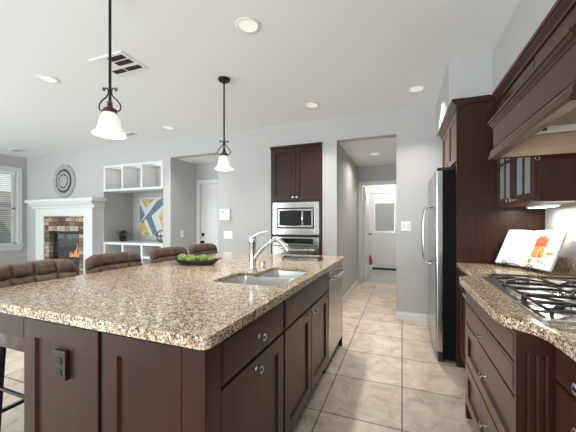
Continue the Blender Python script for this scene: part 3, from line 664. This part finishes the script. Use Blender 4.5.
G().tube([(X0+.06, BW-.03, .865), (X0+.07, BW-.07, .87), (X0+.2, BW-.078, .868), (-1.475, BW-.08, .866), (X1-.2, BW-.078, .868), (X1-.07, BW-.07, .87), (X1-.06, BW-.03, .865)], .013, 12).build('handle', M['chrome'], do, smooth=50)

# wall plates
def plate(name, label, cat, d, c, w_, h, rock, m=None):
    r = thing(name, label, cat, c)
    th = .006
    def bx(u0, u1, z0, z1, o0, o1):
        return {'-y': (c[0]+u0, c[0]+u1, c[1]-o1, c[1]-o0, z0, z1), '+x': (c[0]+o0, c[0]+o1, c[1]+u0, c[1]+u1, z0, z1), '-x': (c[0]-o1, c[0]-o0, c[1]+u0, c[1]+u1, z0, z1)}[d]
    G().box(*bx(-w_/2, w_/2, c[2]-h/2, c[2]+h/2, 0.0008, th)).build('plate', m or M['white'], r, .002)
    for u in rock: G().box(*bx(u-.017, u+.017, c[2]-.033, c[2]+.033, th, th+.004)).build('rocker', M['trim'], r, .002)
    return r
plate('light_switch', 'white double switch plate below the wall keypad', 'light switch', '-y', (-2.645, BW, 1.065), .165, .12, (-.045, .045))
plate('light_switch', 'white switch plate inside the left recess by the door', 'light switch', '+x', (-3.84, 4.41, 1.055), .08, .125, (0,))
plate('light_switch', 'white double switch plate on the wall between hallway and refrigerator', 'light switch', '-y', (.048, BW, 1.22), .115, .125, (-.026, .026))
plate('outlet', 'white outlet plate on the backsplash right of the cookbook', 'outlet', '-x', (RW, 2.47, 1.20), .075, .12, (0,))
kp = thing('wall_keypad', 'square white wall keypad left of the oven cabinet', 'keypad', (-2.70, BW, 1.31))
G().box(-2.79, -2.60, BW-.03, BW-.001, 1.305, 1.485).build('case', M['white'], kp, .006)
for a, b, c, e in ((-2.765, -2.70, 1.42, 1.465), (-2.69, -2.625, 1.42, 1.465), (-2.765, -2.70, 1.34, 1.385), (-2.69, -2.625, 1.34, 1.385)): G().box(a, b, BW-.033, BW-.0302, c, e).build('button', M['ink'] if a < -2.7 and c > 1.4 else M['trim'], kp, .002)

# ---------------------------------------------------------------- niche
NX0, NX1 = -5.518, -4.012
def cubby(name, label, cat, z0, z1, rows, yb, top=0):
    r = thing(name, label, cat, ((NX0+NX1)/2, BW+.2, z0))
    t = .045; y0_ = BW-.008
    G().box(NX0, NX1, yb-.02, yb, z0, z1).build('back_panel', M['wall'], r)
    G().box(NX0, NX1, y0_, yb-.02, z1-t, z1).build('top_board', M['trim'], r, .002)
    G().box(NX0, NX1, y0_, yb-.02, z0, z0+t).build('bottom_board', M['trim'], r, .002)
    for i in range(4):
        x = NX0+(NX1-NX0-t)*i/3; G().box(x, x+t, y0_+.001, yb-.02, z0+t, z1-t).build('side_board' if i in (0, 3) else 'divider', M['trim'], r, .002)
    for zz in rows:
        for i in range(3):
            x = NX0+(NX1-NX0-t)*i/3; G().box(x+t, x+(NX1-NX0-t)/3, y0_+.002, yb-.02, zz-.02, zz+.02).build('shelf', M['trim'], r, .002)
    return r
cu = cubby('wall_cubby', 'white three-bay open cubby at the top of the niche', 'shelf', 1.88, 2.388, (), 4.46)
for i in range(3):
    x = NX0+(NX1-NX0-.045)*(i+1)/3-.07
    G().lathe([(.03, 0), (.03, -.02), (.022, -.03), (0, -.032)], (x, BW+.12, 2.342), (0, 0, 1), 16).build('puck_light', M['white'], cu, smooth=40)
    l_ = bpy.data.lights.new('puck_lamp', 'POINT'); l_.energy = .5; l_.color = (1, .96, .9); l_.shadow_soft_size = .03
    o = bpy.data.objects.new('puck_lamp', l_); C.objects.link(o); o.location = (x-.1, BW+.12, 2.27)
cubby('cubby_cabinet', 'white open cubby cabinet along the floor of the niche', 'shelf', .0, .886, (.62, .33), 4.79)
ar = thing('painting', 'abstract gold and blue-grey crossing painting hung in the niche', 'painting', (-4.88, 4.77, .99))
ax0, ax1, az0, az1, ayb = -5.26, -4.48, .99, 1.80, 4.7795
G().box(ax0, ax1, ayb-.03, ayb, az0, az1).build('canvas', M['canvas'], ar, .002)
def patch(pts, m, nm): 
    G().prism([(ax0+(ax1-ax0)*a, az0+(az1-az0)*b) for a, b in pts], 'y', ayb-.0325, ayb-.0302).build(nm, m, ar)
patch([(.0, .0), (.36, .02), (.15, .38), (.0, .40)], M['gold'], 'painted_shape')
patch([(.05, .97), (.52, .95), (.22, .72)], M['gold'], 'painted_shape')
patch([(.80, .2), (1, .05), (1, .9), (.66, .50)], M['gold'], 'painted_shape')
patch([(.0, .82), (.19, .55), (.0, .34)], M['bluegrey'], 'painted_shape')
patch([(.03, .33), (.62, .90), (.86, 1), (.86, .82), (.42, .52), (.66, .0), (.47, .02), (.22, .46), (.10, .34)], M['bluegrey'], 'painted_shape')
px_, py_ = -5.37, 4.42
pl = thing('potted_plant', 'small dark leafy plant in a black pot on the niche cabinet', 'plant', (px_, py_, .886))
G().lathe([(.055, .001), (.075, .11), (.08, .115), (.07, .115), (.06, .09), (0, .09)], (px_, py_, .886)).build('pot', M['pot'], pl, smooth=40)
g = G(); rr = random.Random(5)
for i in range(110):
    a = rr.uniform(0, 2*PI); e = rr.uniform(.15, 1.3); R_ = rr.uniform(.06, .15); c = Vector((px_+R_*math.cos(a)*math.cos(e), py_+R_*math.sin(a)*math.cos(e), .99+R_*math.sin(e)*.85))
    d_ = Vector((math.cos(a)*math.cos(e), math.sin(a)*math.cos(e), math.sin(e)+rr.uniform(-.4, .3))).normalized(); s_ = d_.cross(Vector((0, 0, 1))).normalized(); n_ = s_.cross(d_); l_, w_ = rr.uniform(.03, .05), rr.uniform(.012, .02)
    g.add([c-d_*l_*.5, c+s_*w_, c+d_*l_*.6, c-s_*w_, c+n_*.006, c-n_*.003], [(0, 1, 4), (1, 2, 4), (2, 3, 4), (3, 0, 4), (1, 0, 5), (2, 1, 5), (3, 2, 5), (0, 3, 5)])
g.build('foliage', M['leaf'], pl)
sx_, sy_, sr = -4.40, 4.50, .115
ws = thing('wire_sphere', 'black wire sphere ornament at the right of the niche cabinet', 'ornament', (sx_, sy_, .886))
for a in (0, 60, 120):
    ca, sa = math.cos(math.radians(a)), math.sin(math.radians(a))
    G().tube([(sx_+sr*math.cos(t)*ca, sy_+sr*math.cos(t)*sa, .886+sr+.006+sr*math.sin(t)) for t in [2*PI*i/32 for i in range(32)]], .006, 6, True).build('ring', M['iron'], ws, smooth=60)
G().tube([(sx_+sr*math.cos(t), sy_+sr*math.sin(t), .886+sr+.006) for t in [2*PI*i/32 for i in range(32)]], .006, 6, True).build('ring', M['iron'], ws, smooth=60)

# ---------------------------------------------------------------- fireplace
fp = thing('fireplace', 'white mantel fireplace with stacked stone surround and gas fire', 'fireplace', (-6.45, 4.0, 0))
FY = 3.92
G().box(-7.33, -7.06, FY, BW-.001, 0, 1.56).build('mantel_leg', M['trim'], fp, .004)
G().box(-5.82, -5.57, FY, BW-.001, 0, 1.56).build('mantel_leg', M['trim'], fp, .004)
for a, b in ((-7.35, -7.04), (-5.84, -5.55)): G().box(a, b, FY-.02, BW-.001, 0, .16).build('plinth', M['trim'], fp, .004)
G().box(-7.06, -5.82, FY, BW-.001, 1.40, 1.56).build('mantel_header', M['trim'], fp, .003)
G().prism([(BW-.001, 1.56), (FY-.005, 1.56), (FY-.02, 1.575), (FY-.02, 1.60), (FY-.05, 1.62), (FY-.075, 1.66), (FY-.08, 1.685), (BW-.001, 1.685)], 'x', -7.42, -5.49).build('crown_moulding', M['trim'], fp)
G().box(-7.50, -5.42, FY-.11, BW-.001, 1.685, 1.745).build('mantel_shelf', M['trim'], fp, .005)
SY = FY+.02
g = G()
for a, b, c, e in ((-7.06, -6.90, 0, 1.40), (-5.97, -5.82, 0, 1.40), (-6.90, -5.97, 1.09, 1.40)): g.box(a, b, SY, BW-.001, c, e)
g.build('stone_surround', M['stone'], fp)
# a row of lintel stones
for i in range(7):
    a = -6.90+.133*i; G().box(a+.004, a+.127, SY-.022, SY, 1.095, 1.20).build('lintel_stone', M['hearth'] if i % 3 == 1 else M['stucco'], fp, .008)
G().box(-6.90, -5.97, BW-.012, BW-.001, .0, 1.09).box(-6.90, -5.97, SY+.02, BW-.012, 0, .12).build('firebox', M['firebox'], fp)
fb = G()
for a, b, c, e in ((-6.90, -6.86, .12, 1.09), (-6.01, -5.97, .12, 1.09), (-6.86, -6.01, 1.03, 1.09), (-6.86, -6.01, .12, .30)): fb.box(a, b, SY+.075, SY+.095, c, e)
fb.build('firebox_frame', M['black'], fp, .003)
G().box(-6.86, -6.01, SY+.082, SY+.086, .30, 1.03).build('fire_glass', M['fireglass'], fp)
for k, (a, b, z) in enumerate((((-6.72, 4.07), (-6.12, 4.08), .36), ((-6.60, 4.055), (-6.2, 4.09), .44), ((-6.50, 4.06), (-6.05, 4.07), .50))):
    G().tube([(a[0], a[1], z), ((a[0]+b[0])/2, (a[1]+b[1])/2, z+.02), (b[0], b[1], z+.01)], [.045, .05, .04], 10).build('log', M['log'], fp, smooth=60)
G().box(-6.80, -6.05, 4.045, 4.10, .121, .32).build('burner_tray', M['firebox'], fp)
rf_ = random.Random(2)
for k in range(9):
    x = -6.44+.055*k; h = .10+.20*math.exp(-((k-4)/1.8)**2)+rf_.uniform(-.05, .05); z0 = .52
    pts = [(x+.02*math.sin(4*t+k), 4.062+.008*math.sin(k), z0+h*t) for t in [i/6 for i in range(7)]]
    G().tube(pts, [.008, .014, .016, .012, .008, .005, .001], 8).build('flame', M['flame'], fp, smooth=60)
tag(G().box(-7.4, -5.5, 3.50, FY-.022, .001, .05).build('hearth', M['hearth'], None, .006), 'flat reddish stone hearth slab in front of the fireplace', 'hearth')
md = thing('wall_medallion', 'round carved medallion hung above the mantel', 'wall decoration', (-6.70, BW, 2.15))
mc = (-6.70, BW-.001, 2.15)
G().lathe([(.352, 0), (.352, .02), (.33, .035), (.29, .03), (.27, .022), (.255, .022), (.255, 0)], mc, (0, -1, 0), 48).build('outer_ring', M['medal_l'], md, smooth=35)
G().lathe([(.256, 0), (.256, .014), (.20, .014), (.20, 0)], mc, (0, -1, 0), 48).build('dark_ring', M['medal_d'], md, smooth=35)
G().lathe([(.205, 0), (.205, .03), (.18, .04), (.155, .03), (.155, 0)], mc, (0, -1, 0), 48).build('middle_ring', M['medal_l'], md, smooth=35)
G().lathe([(.156, 0), (.156, .016), (.125, .016), (.125, 0)], mc, (0, -1, 0), 48).build('dark_ring', M['medal_d'], md, smooth=35)
G().lathe([(.128, 0), (.128, .03), (.09, .045), (.03, .05), (0, .05)], mc, (0, -1, 0), 32, .06, 8).build('rosette', M['medal_l'], md, smooth=35)

# ---------------------------------------------------------------- refrigerator and its cabinet
PX, PY = .446, 2.94
fc = thing('refrigerator_cabinet', 'tall dark wood surround with small doors over the refrigerator', 'cabinet', (.75, 3.4, 0))
G().box(PX, RW-.001, PY, PY+.025, 0, 2.34).build('side_panel', M['wood'], fc)
G().box(PX, RW-.001, 3.895, 3.92, 0, 2.34).build('side_panel', M['wood'], fc)
G().box(PX+.02, RW-.001, PY+.025, 3.895, 1.80, 2.34).build('carcass', M['wood'], fc)
for a, b, k in ((PY+.028, 3.416, 3.385), (3.422, 3.892, 3.455)):
    d = G().shaker('-x', PX+.0195, a, b, 1.815, 2.27, .02, .06, .011).build('door', M['wood'], fc); knob(d, (PX-.0005, k, 1.86), (-1, 0, 0))
def crown(xf, y0_, y1_): return [(xf, 2.262), (xf-.010, 2.264), (xf-.010, 2.276), (xf-.005, 2.280), (xf-.012, 2.292), (xf-.028, 2.312), (xf-.028, 2.320), (xf-.036, 2.324), (xf-.038, 2.344), (xf+.05, 2.344), (xf+.05, 2.262)]
G().prism(crown(PX-.001, 0, 0), 'y', PY-.02, 3.94).build('crown_moulding', M['wood'], fc)
G().prism([(PY, 2.29), (PY-.010, 2.295), (PY-.014, 2.344), (PY-.0002, 2.344)], 'x', PX, .70).build('side_moulding', M['wood'], fc)
fr = thing('refrigerator', 'stainless side by side refrigerator with black side', 'refrigerator', (.65, 3.43, 0))
G().box(.345, 1.02, 2.985, 3.875, .03, 1.735).build('body', M['fridge_black'], fr, .004)
for a, b in ((2.99, 3.50), (3.508, 3.87)):
    d = G().plate(arc(.285+.018, a+.018, .018, 180, 270, 4)+[(.342, a), (.342, b)]+arc(.285+.018, b-.018, .018, 90, 180, 4), [], .09, 1.735).build('door', M['steel'], fr, .003)
    hy = 3.46 if a < 3.2 else 3.55
    G().tube([(.286, hy, 1.44), (.245, hy, 1.425), (.222, hy, 1.38), (.212, hy, 1.25), (.210, hy, 1.13), (.212, hy, 1.02), (.222, hy, .89), (.245, hy, .845), (.286, hy, .83)], .012, 10).build('handle', M['steel'], d, smooth=50)
G().box(.31, .345, 2.99, 3.87, .0, .085).build('kick_grille', M['black'], fr)
for yy in (3.0, 3.83): G().box(.30, .40, yy, yy+.04, 1.736, 1.765).build('hinge_cover', M['black'], fr, .004)
G().box(.5, 1.0, 3.05, 3.8, 0, .03).build('base', M['black'], fr)

# ---------------------------------------------------------------- wall cabinet with glass doors, hood
UX, CY0, CY1, CZ0 = .762, 2.19, PY-.002, 1.39
gc = thing('glass_cabinet', 'dark wood wall cabinet with divided glass doors beside the range hood', 'cabinet', (.9, 2.56, CZ0))
G().box(UX, RW-.001, CY0, CY1, CZ0, 2.343).build('carcass', M['wood'], gc, .002)
ym = (CY0+CY1)/2
for a, b, k in ((CY0+.004, ym-.002, ym-.035), (ym+.002, CY1-.004, ym+.035)):
    f = G(); z0, z1 = CZ0+.005, 2.25; xo, xi = UX-.02, UX-.0005
    for p, q, s_, t_ in ((a, a+.055, z0, z1), (b-.055, b, z0, z1), (a+.055, b-.055, z0, z0+.055), (a+.055, b-.055, z1-.055, z1)): f.box(xo, xi, p, q, s_, t_)
    c = (a+b)/2
    f.box(xo+.003, xi, c-.011, c+.011, z0+.055, z1-.055)
    for zz in (z0+.33,): f.box(xo+.003, xi, a+.055, b-.055, zz-.011, zz+.011)
    d = f.build('door', M['wood'], gc, .002)
    G().box(UX-.010, UX-.006, a+.05, b-.05, z0+.05, z1-.05).build('glass_pane', M['cabglass'], d)
    knob(d, (xo, k, CZ0+.035), (-1, 0, 0))
G().prism(crown(UX-.021, 0, 0), 'y', CY0, CY1-.013).build('crown_moulding', M['wood'], gc)
lb_ = thing('undercabinet_light', 'slim lit bar under the glass wall cabinet', 'light', (.93, 2.56, CZ0-.02))
G().box(.88, .98, 2.46, 2.74, CZ0-.018, CZ0-.0005).build('housing', M['white'], lb_, .003)
G().box(.89, .97, 2.47, 2.73, CZ0-.0205, CZ0-.0182).build('diffuser', M['can_glow'], lb_)
area('undercabinet_lamp', (.93, 2.60, CZ0-.025), (0, 0, 0), .08, .25, 4.2, (1, .92, .80))

HY0, HY1 = 1.215, 2.175
hd = thing('range_hood', 'dark wood mantel range hood over the cooktop', 'range hood', (.79, 1.69, 1.655))
fx0 = .506
def ushape(prof_front, z_in, name, m, thick):  # moulding run along the front and both ends
    pass
# lip moulding: front bar and two side returns
lip = [(0, 1.655), (-.002, 1.672), (.006, 1.682), (.006, 1.700), (.020, 1.722), (.040, 1.728), (.046, 1.728), (.046, 1.655)]
G().prism([(fx0+a, b) for a, b in lip], 'y', HY0, HY1).build('lip_moulding', M['wood'], hd)
for ya, yb in ((HY0, HY0+.022), (HY1-.022, HY1)): G().box(fx0+.046, RW-.001, ya, yb, 1.655, 1.728).build('side_rail', M['wood'], hd, .002)
G().box(fx0+.022, fx0+.045, HY0+.012, HY1-.012, 1.728, 1.845).build('frieze_board', M['wood'], hd, .002)
for ya, yb in ((HY0+.012, HY0+.032), (HY1-.032, HY1-.012)): G().box(fx0+.045, RW-.001, ya, yb, 1.728, 1.845).build('side_board', M['wood'], hd, .002)
led = [(.024, 1.845), (.018, 1.850), (.016, 1.858), (.006, 1.866), (.004, 1.876), (-.004, 1.880), (-.004, 1.890), (.55, 1.890), (.55, 1.845)]
G().prism([(fx0+a, b) for a, b in led], 'y', HY0-.004, HY1+.004).build('ledge_moulding', M['wood'], hd)
G().shaker('-x', UX+.01, HY0+.012, HY1+.012, 1.8905, 2.262, .03, .085, .012).build('upper_panel', M['wood'], hd)
G().box(UX+.0105, RW-.001, HY0+.012, HY1+.012, 1.8905, 2.343).build('upper_box', M['wood'], hd)
G().prism(crown(UX-.021, 0, 0), 'y', HY0-.03, CY0-.0005).build('crown_moulding', M['wood'], hd)
ln = G().box(fx0+.05, RW-.002, HY0+.034, HY1-.034, 1.815, 1.843).build('liner', M['wood_int'], hd)
G().box(fx0+.046, RW-.002, HY1-.0335, HY1-.0225, 1.66, 1.776).build('inner_board', M['wood_int'], hd)
G().box(fx0+.046, fx0+.056, HY0+.034, HY1-.034, 1.66, 1.814).build('inner_board', M['wood_int'], hd)
ls = G().box(fx0+.058, RW-.002, HY1-.075, HY1-.034, 1.778, 1.814).build('light_strip', M['trim'], hd, .002)
for x in (.69, .75): G().box(x, x+.022, HY1-.0765, HY1-.0752, 1.787, 1.805).build('light_socket', M['bronze'], ls)
hk = thing('hook', 'small metal ring hook under the far edge of the range hood', 'hook', (.75, HY1-.01, 1.655))
G().tube([(.75+.011*math.cos(t), HY1-.011, 1.6455+.011*math.sin(t)) for t in [2*PI*i/20 for i in range(20)]], .002, 6, True).build('ring', M['nickel'], hk)
d = bpy.data.lights.new('hood_lamp', 'AREA'); d.size = .12; d.energy = 1.6; d.color = (1, .88, .72)
o = bpy.data.objects.new('hood_lamp', d); C.objects.link(o); o.location = (.82, 1.75, 1.81)

# ---------------------------------------------------------------- right-hand base cabinets, counter, cooktop
RXF, BXF = .475, .378      # faces of the plain run and of the bumped-out range section
B0, B1 = 1.275, 2.175
rc = thing('base_cabinet', 'dark wood base cabinet between range drawers and refrigerator', 'cabinet', (.78, 2.55, 0))
G().box(RXF+.02, RW-.001, B1+.002, PY-.002, .10, UND-.001).build('carcass', M['wood'], rc)
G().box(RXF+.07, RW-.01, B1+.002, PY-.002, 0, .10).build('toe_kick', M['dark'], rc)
for a, b, k in ((B1+.05, 2.60, 2.50), (2.606, PY-.006, 2.74)):
    d = G().slab('-x', RXF+.0195, a, b, .755, .865).build('drawer', M['wood'], rc)
    knob(d, (RXF-.0025, k, .82), (-1, 0, 0))
    d = G().shaker('-x', RXF+.0195, a, b, .105, .745, .02, .06, .011).build('door', M['wood'], rc); knob(d, (RXF-.0005, b-.03 if k < 2.6 else a+.03, .70), (-1, 0, 0))
dc = thing('drawer_cabinet', 'bumped-out dark wood drawer stack under the cooktop', 'cabinet', (.72, 1.72, 0))
G().box(BXF+.02, RW-.001, B0+.02, B1, .10, UND-.001).build('carcass', M['wood'], dc)
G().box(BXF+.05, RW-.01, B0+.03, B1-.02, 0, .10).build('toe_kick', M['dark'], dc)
DY0, DY1 = B0+.004, B1-.030
G().slab('-x', BXF+.0195, DY0, DY1, .762, .868).build('false_front', M['wood'], dc)
d = G().slab('-x', BXF+.0195, DY0, DY1, .636, .754).build('drawer', M['wood'], dc); knob(d, (BXF-.0025, 1.70, .697), (-1, 0, 0))
for z0, z1, k in ((.385, .628, .505), (.125, .377, .262)):
    d = G().shaker('-x', BXF+.0195, DY0, DY1, z0, z1, .02, .058, .012).build('drawer', M['wood'], dc); knob(d, (BXF+.0095, 1.70, k), (-1, 0, 0))
G().box(BXF+.001, BXF+.035, B1-.028, B1, .02, UND-.001).build('corner_post', M['wood'], dc, .002)
pil = thing('pilaster', 'dark fluted pilaster between the drawer stack and the nearest cabinet', 'pilaster', (.43, 1.27, 0))
PLX0, PLX1 = BXF-.002, RXF+.018; PYF = B0-.012
nfl = 3; pr = [(PLX0, B0-.0005), (PLX0, PYF), ]
wd = (PLX1-PLX0); c0 = PLX0+wd*.30
for i in range(nfl):
    c = c0+i*wd*.22
    for k in range(7):
        a = PI*k/6; pr.append((c-.0075*math.cos(a), PYF+.006*math.sin(a)))
pr += [(PLX1, PYF), (PLX1, B0-.0005)]
G().prism(pr, 'z', .12, .80).build('fluted_shaft', M['wood'], pil)
G().box(PLX0, PLX1, PYF, B0-.0005, .80, UND-.001).build('capital_block', M['wood'], pil, .001)
G().box(PLX0-.001, PLX1, PYF-.004, B0-.0005, 0, .12).build('plinth_block', M['wood'], pil, .002)
nc = thing('base_cabinet', 'dark wood drawer cabinet nearest the camera at right', 'cabinet', (.78, .4, 0))
G().box(RXF+.02, RW-.001, -.6, PYF-.002, .10, UND-.001).build('carcass', M['wood'], nc)
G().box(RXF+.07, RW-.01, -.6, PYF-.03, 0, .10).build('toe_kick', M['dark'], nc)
for z0, z1, k in ((.742, .868, .80), (.45, .732, .675), (.12, .44, .30)):
    d = G().slab('-x', RXF+.0195, .42, PYF-.03, z0, z1).build('drawer', M['wood'], nc); knob(d, (RXF-.0025, 1.045, k), (-1, 0, 0))
    d = G().slab('-x', RXF+.0195, -.55, .41, z0, z1).build('drawer', M['wood'], nc); knob(d, (RXF-.0025, -.07, k), (-1, 0, 0))
front = [(.445, -.6), (.445, 1.06), (.444, 1.13), (.438, 1.19), (.424, 1.235), (.400, 1.262), (.372, 1.282), (.350, 1.315), (.338, 1.37), (.336, 1.45), (.336, 2.10), (.342, 2.155), (.358, 2.190), (.382, 2.212), (.412, 2.232), (.434, 2.262), (.444, 2.31), (.445, 2.38), (.445, PY-.0015)]
KX0, KX1, KY0, KY1 = .458, 1.0, 1.285, 2.165
rt = G().plate(front+[(RW-.001, PY-.0015), (RW-.001, -.6)], [], UND, TOP).build('countertop', M['granite'], None, .012, seg=3)
tag(rt, 'speckled tan granite countertop with curved edge under the cooktop', 'countertop')
bs = G().box(RW-.022, RW-.001, -.6, PY-.002, TOP+.0005, TOP+.105).build('granite_backsplash', M['granite'], None, .003)
tag(bs, 'low granite backsplash strip along the right wall', 'backsplash')
ck = thing('cooktop', 'stainless gas cooktop with black cast iron grates', 'cooktop', (.73, 1.71, TOP))
pan = G().plate(rrect(KX0, KX1, KY0, KY1, .025), [], TOP+.0005, TOP+.010).build('steel_pan', M['sinksteel'], ck, .004)
BUR = ((.62, 1.45, .040), (.86, 1.45, .034), (.74, 1.725, .055), (.62, 2.0, .034), (.86, 2.0, .040))
for x, y, r in BUR:
    b = G().lathe([(r*1.5, 0), (r*1.5, .004), (r*1.1, .008), (r*1.05, .018), (r, .02), (0, .02)], (x, y, TOP+.0105), (0, 0, 1), 26).build('burner', M['steel'], ck, smooth=35)
    G().lathe([(r*.9, 0), (r*.95, .006), (r*.8, .011), (0, .012)], (x, y, TOP+.031), (0, 0, 1), 26).build('burner_cap', M['black'], b, smooth=35)
gz = TOP+.032
for gi in range(3):
    ya = KY0+.035+gi*.273; yb = ya+.263; g = G(); yc = (ya+yb)/2; xa, xb = KX0+.035, KX1-.035
    g.tube([(p[0], p[1], gz) for p in rrect(xa, xb, ya, yb, .03, 4)], .0065, 6, True)
    for x, y, r in BUR:
        if not ya < y < yb: continue
        for a in range(0, 360, 90 if r < .05 else 60):
            an = math.radians(a+(45 if r < .05 else 0)); ux, uy = math.cos(an), math.sin(an)
            # finger from the rim towards the burner
            tmax = min((xb-x)/ux if ux > .01 else (xa-x)/ux if ux < -.01 else 9, (yb-y)/uy if uy > .01 else (ya-y)/uy if uy < -.01 else 9, .16)
            g.tube([(x+ux*.022, y+uy*.022, gz+.003), (x+ux*tmax*.8, y+uy*tmax*.8, gz+.003), (x+ux*tmax, y+uy*tmax, gz)], [.005, .006, .006], 6)
    g.cyl(((xa+xb)/2, ya, gz), ((xa+xb)/2, yb, gz), .0075, n=6) if gi != 1 else None
    g.cyl((xa, yc, gz), (xa+.10, yc, gz), .0075, n=6); g.cyl((xb, yc, gz), (xb-.10, yc, gz), .0075, n=6)
    for x in (xa+.01, xb-.01):
        for y in (ya+.01, yb-.01): g.cyl((x, y, TOP+.0102), (x, y, gz), .006, n=6)
    g.build('grate', M['black'], ck, smooth=50)

# ---------------------------------------------------------------- cookbook on its stand
B = Vector((.12, .09, .26))    # up along the leaning page
Lb, Gb, Rb = Vector((.705, 2.835, .945)), Vector((.825, 2.70, .938)), Vector((.905, 2.425, .945))
nrm = Vector((-.72, -.50, .48)).normalized()
cb = thing('cookbook', 'open cookbook showing a layered cake on a wire stand', 'book', (.83, 2.66, .93))
def sheet(P0, P1, bulge, th, name, m, parent, w0=0, w1=1, h0=0, h1=1, off=0, nseg=10):
    V = []; F = []
    for s_ in (0, 1):
        for i in range(nseg+1):
            t = w0+(w1-w0)*i/nseg; base = P0+(P1-P0)*t+nrm*(bulge*math.sin(PI*min(1, t*1.0))*(1-t*.45)+off-(th if s_ else 0))
            for hh in (h0, h1): V.append(base+B*hh)
    q = (nseg+1)*2
    for i in range(nseg):
        a = i*2; F += [(a, a+1, a+3, a+2), (q+a, q+a+2, q+a+3, q+a+1), (a, a+2, q+a+2, q+a), (a+1, q+a+1, q+a+3, a+3)]
    F += [(0, q, q+1, 1), (nseg*2, nseg*2+1, q+nseg*2+1, q+nseg*2)]
    return G().add(V, F).build(name, m, parent, smooth=40)
lp = sheet(Gb, Lb, .012, .014, 'left_page_block', M['paper'], cb)
rp = sheet(Gb, Rb, .016, .014, 'right_page_block', M['paper'], cb)
sheet(Gb, Lb+(Lb-Gb)*.03, .012, .003, 'cover_board', M['medal_l'], cb, off=-.0145, h0=-.01, h1=1.01)
sheet(Gb, Rb+(Rb-Gb)*.02, .016, .003, 'cover_board', M['medal_l'], cb, off=-.0145, h0=-.01, h1=1.01)
for i in range(14): sheet(Gb, Lb, .012, .0004, 'text_line', M['ink'], lp, .22, .86 if i % 5 != 4 else .6, .86-.045*i, .872-.045*i, .0008, 4)
def pic(w0, w1, h0, h1, m, off=.0008, name='printed_picture'): sheet(Gb, Rb, .016, .0004, name, m, rp, w0, w1, h0, h1, off, 6)
pic(.42, .86, .28, .37, M['shadow_print'], .0006)
pic(.28, .66, .30, .45, M['cake']); pic(.29, .65, .45, .58, M['cake'], .0010); pic(.27, .67, .56, .78, M['berry'], .0013); pic(.33, .60, .77, .84, M['berry'], .0015); pic(.31, .63, .255, .31, M['cake'], .0012)
pic(.74, .92, .36, .44, M['herb'], .0010); pic(.26, .36, .10, .22, M['herb']); pic(.56, .64, .15, .19, M['berry']); pic(.70, .74, .12, .15, M['berry']); pic(.80, .84, .10, .125, M['berry']); pic(.74, .78, .74, .77, M['berry']); pic(.44, .50, .885, .91, M['cake'])
ss = thing('book_stand', 'black wire scroll easel holding the open cookbook', 'book stand', (.82, 2.62, TOP))
along = (Rb-Lb).normalized(); f2 = Vector((-.80, -.60, 0)); mid = Vector((.775, 2.60, 0))
al2 = (along.x, along.y)
def easel(off, sgn):
    c = Vector((Gb.x, Gb.y, 0))+Vector((along.x, along.y, 0))*off
    fr_ = c+f2*.055
    # foot running front to back, front scroll, up-turned lip
    pts = [c-f2*.13+Vector((0, 0, TOP+.006)), c+Vector((0, 0, TOP+.012)), fr_+Vector((0, 0, TOP+.010)), fr_+f2*.025+Vector((0, 0, TOP+.012)), fr_+f2*.036+Vector((0, 0, TOP+.024)), fr_+f2*.026+Vector((0, 0, TOP+.034)), fr_+f2*.014+Vector((0, 0, TOP+.028))]
    G().tube(pts, .0032, 8).build('foot', M['iron'], ss, smooth=60)
    s2 = fr_+Vector((0, 0, TOP+.030))
    G().tube([p for p in spiral((s2.x-al2[0]*sgn*.02, s2.y-al2[1]*sgn*.02, s2.z), (al2[0]*sgn, al2[1]*sgn), .006, .026, 500, 0, 22)], .003, 8).build('scroll', M['iron'], ss, smooth=60)
easel(-.07, 1); easel(.11, -1)
cc = Vector((Gb.x, Gb.y, 0))+f2*.055
G().tube([(cc.x+along.x*t, cc.y+along.y*t, TOP+.022+.02*math.cos(18*t+.3)) for t in [-.075+.015*i for i in range(14)]], .003, 8).build('crossbar', M['iron'], ss, smooth=60)
for o_ in (-.07, .11):
    c = Vector((Gb.x, Gb.y, TOP+.012))+Vector((along.x, along.y, 0))*o_-nrm*.02
    bot = Vector((c.x, c.y, TOP+.010)); G().tube([bot-f2*.01, bot-f2*.02+B*.4, bot-f2*.02+B*.75], .003, 8).build('back_support', M['iron'], ss, smooth=60)

# ---------------------------------------------------------------- hall things
ex = thing('fire_extinguisher', 'red and white fire extinguisher on the floor beyond the hallway', 'fire extinguisher', (-.795, 8.12, 0))
ex_x, ex_y = -.795, 8.12
G().lathe([(.05, .001), (.055, .01), (.055, .15), (.054, .151), (0, .151)], (ex_x, ex_y, 0), (0, 0, 1), 20).build('label_sleeve', M['white'], ex, smooth=35)
G().lathe([(.055, .152), (.055, .29), (.045, .325), (.02, .345), (0, .345)], (ex_x, ex_y, 0), (0, 0, 1), 20).build('cylinder', M['red'], ex, smooth=35)
G().lathe([(.02, .345), (.02, .37), (.012, .38), (0, .38)], (ex_x, ex_y, 0), (0, 0, 1), 14).build('valve', M['black'], ex, smooth=35)
G().box(ex_x-.012, ex_x+.05, ex_y-.01, ex_y+.01, .375, .39).build('lever', M['black'], ex, .002)
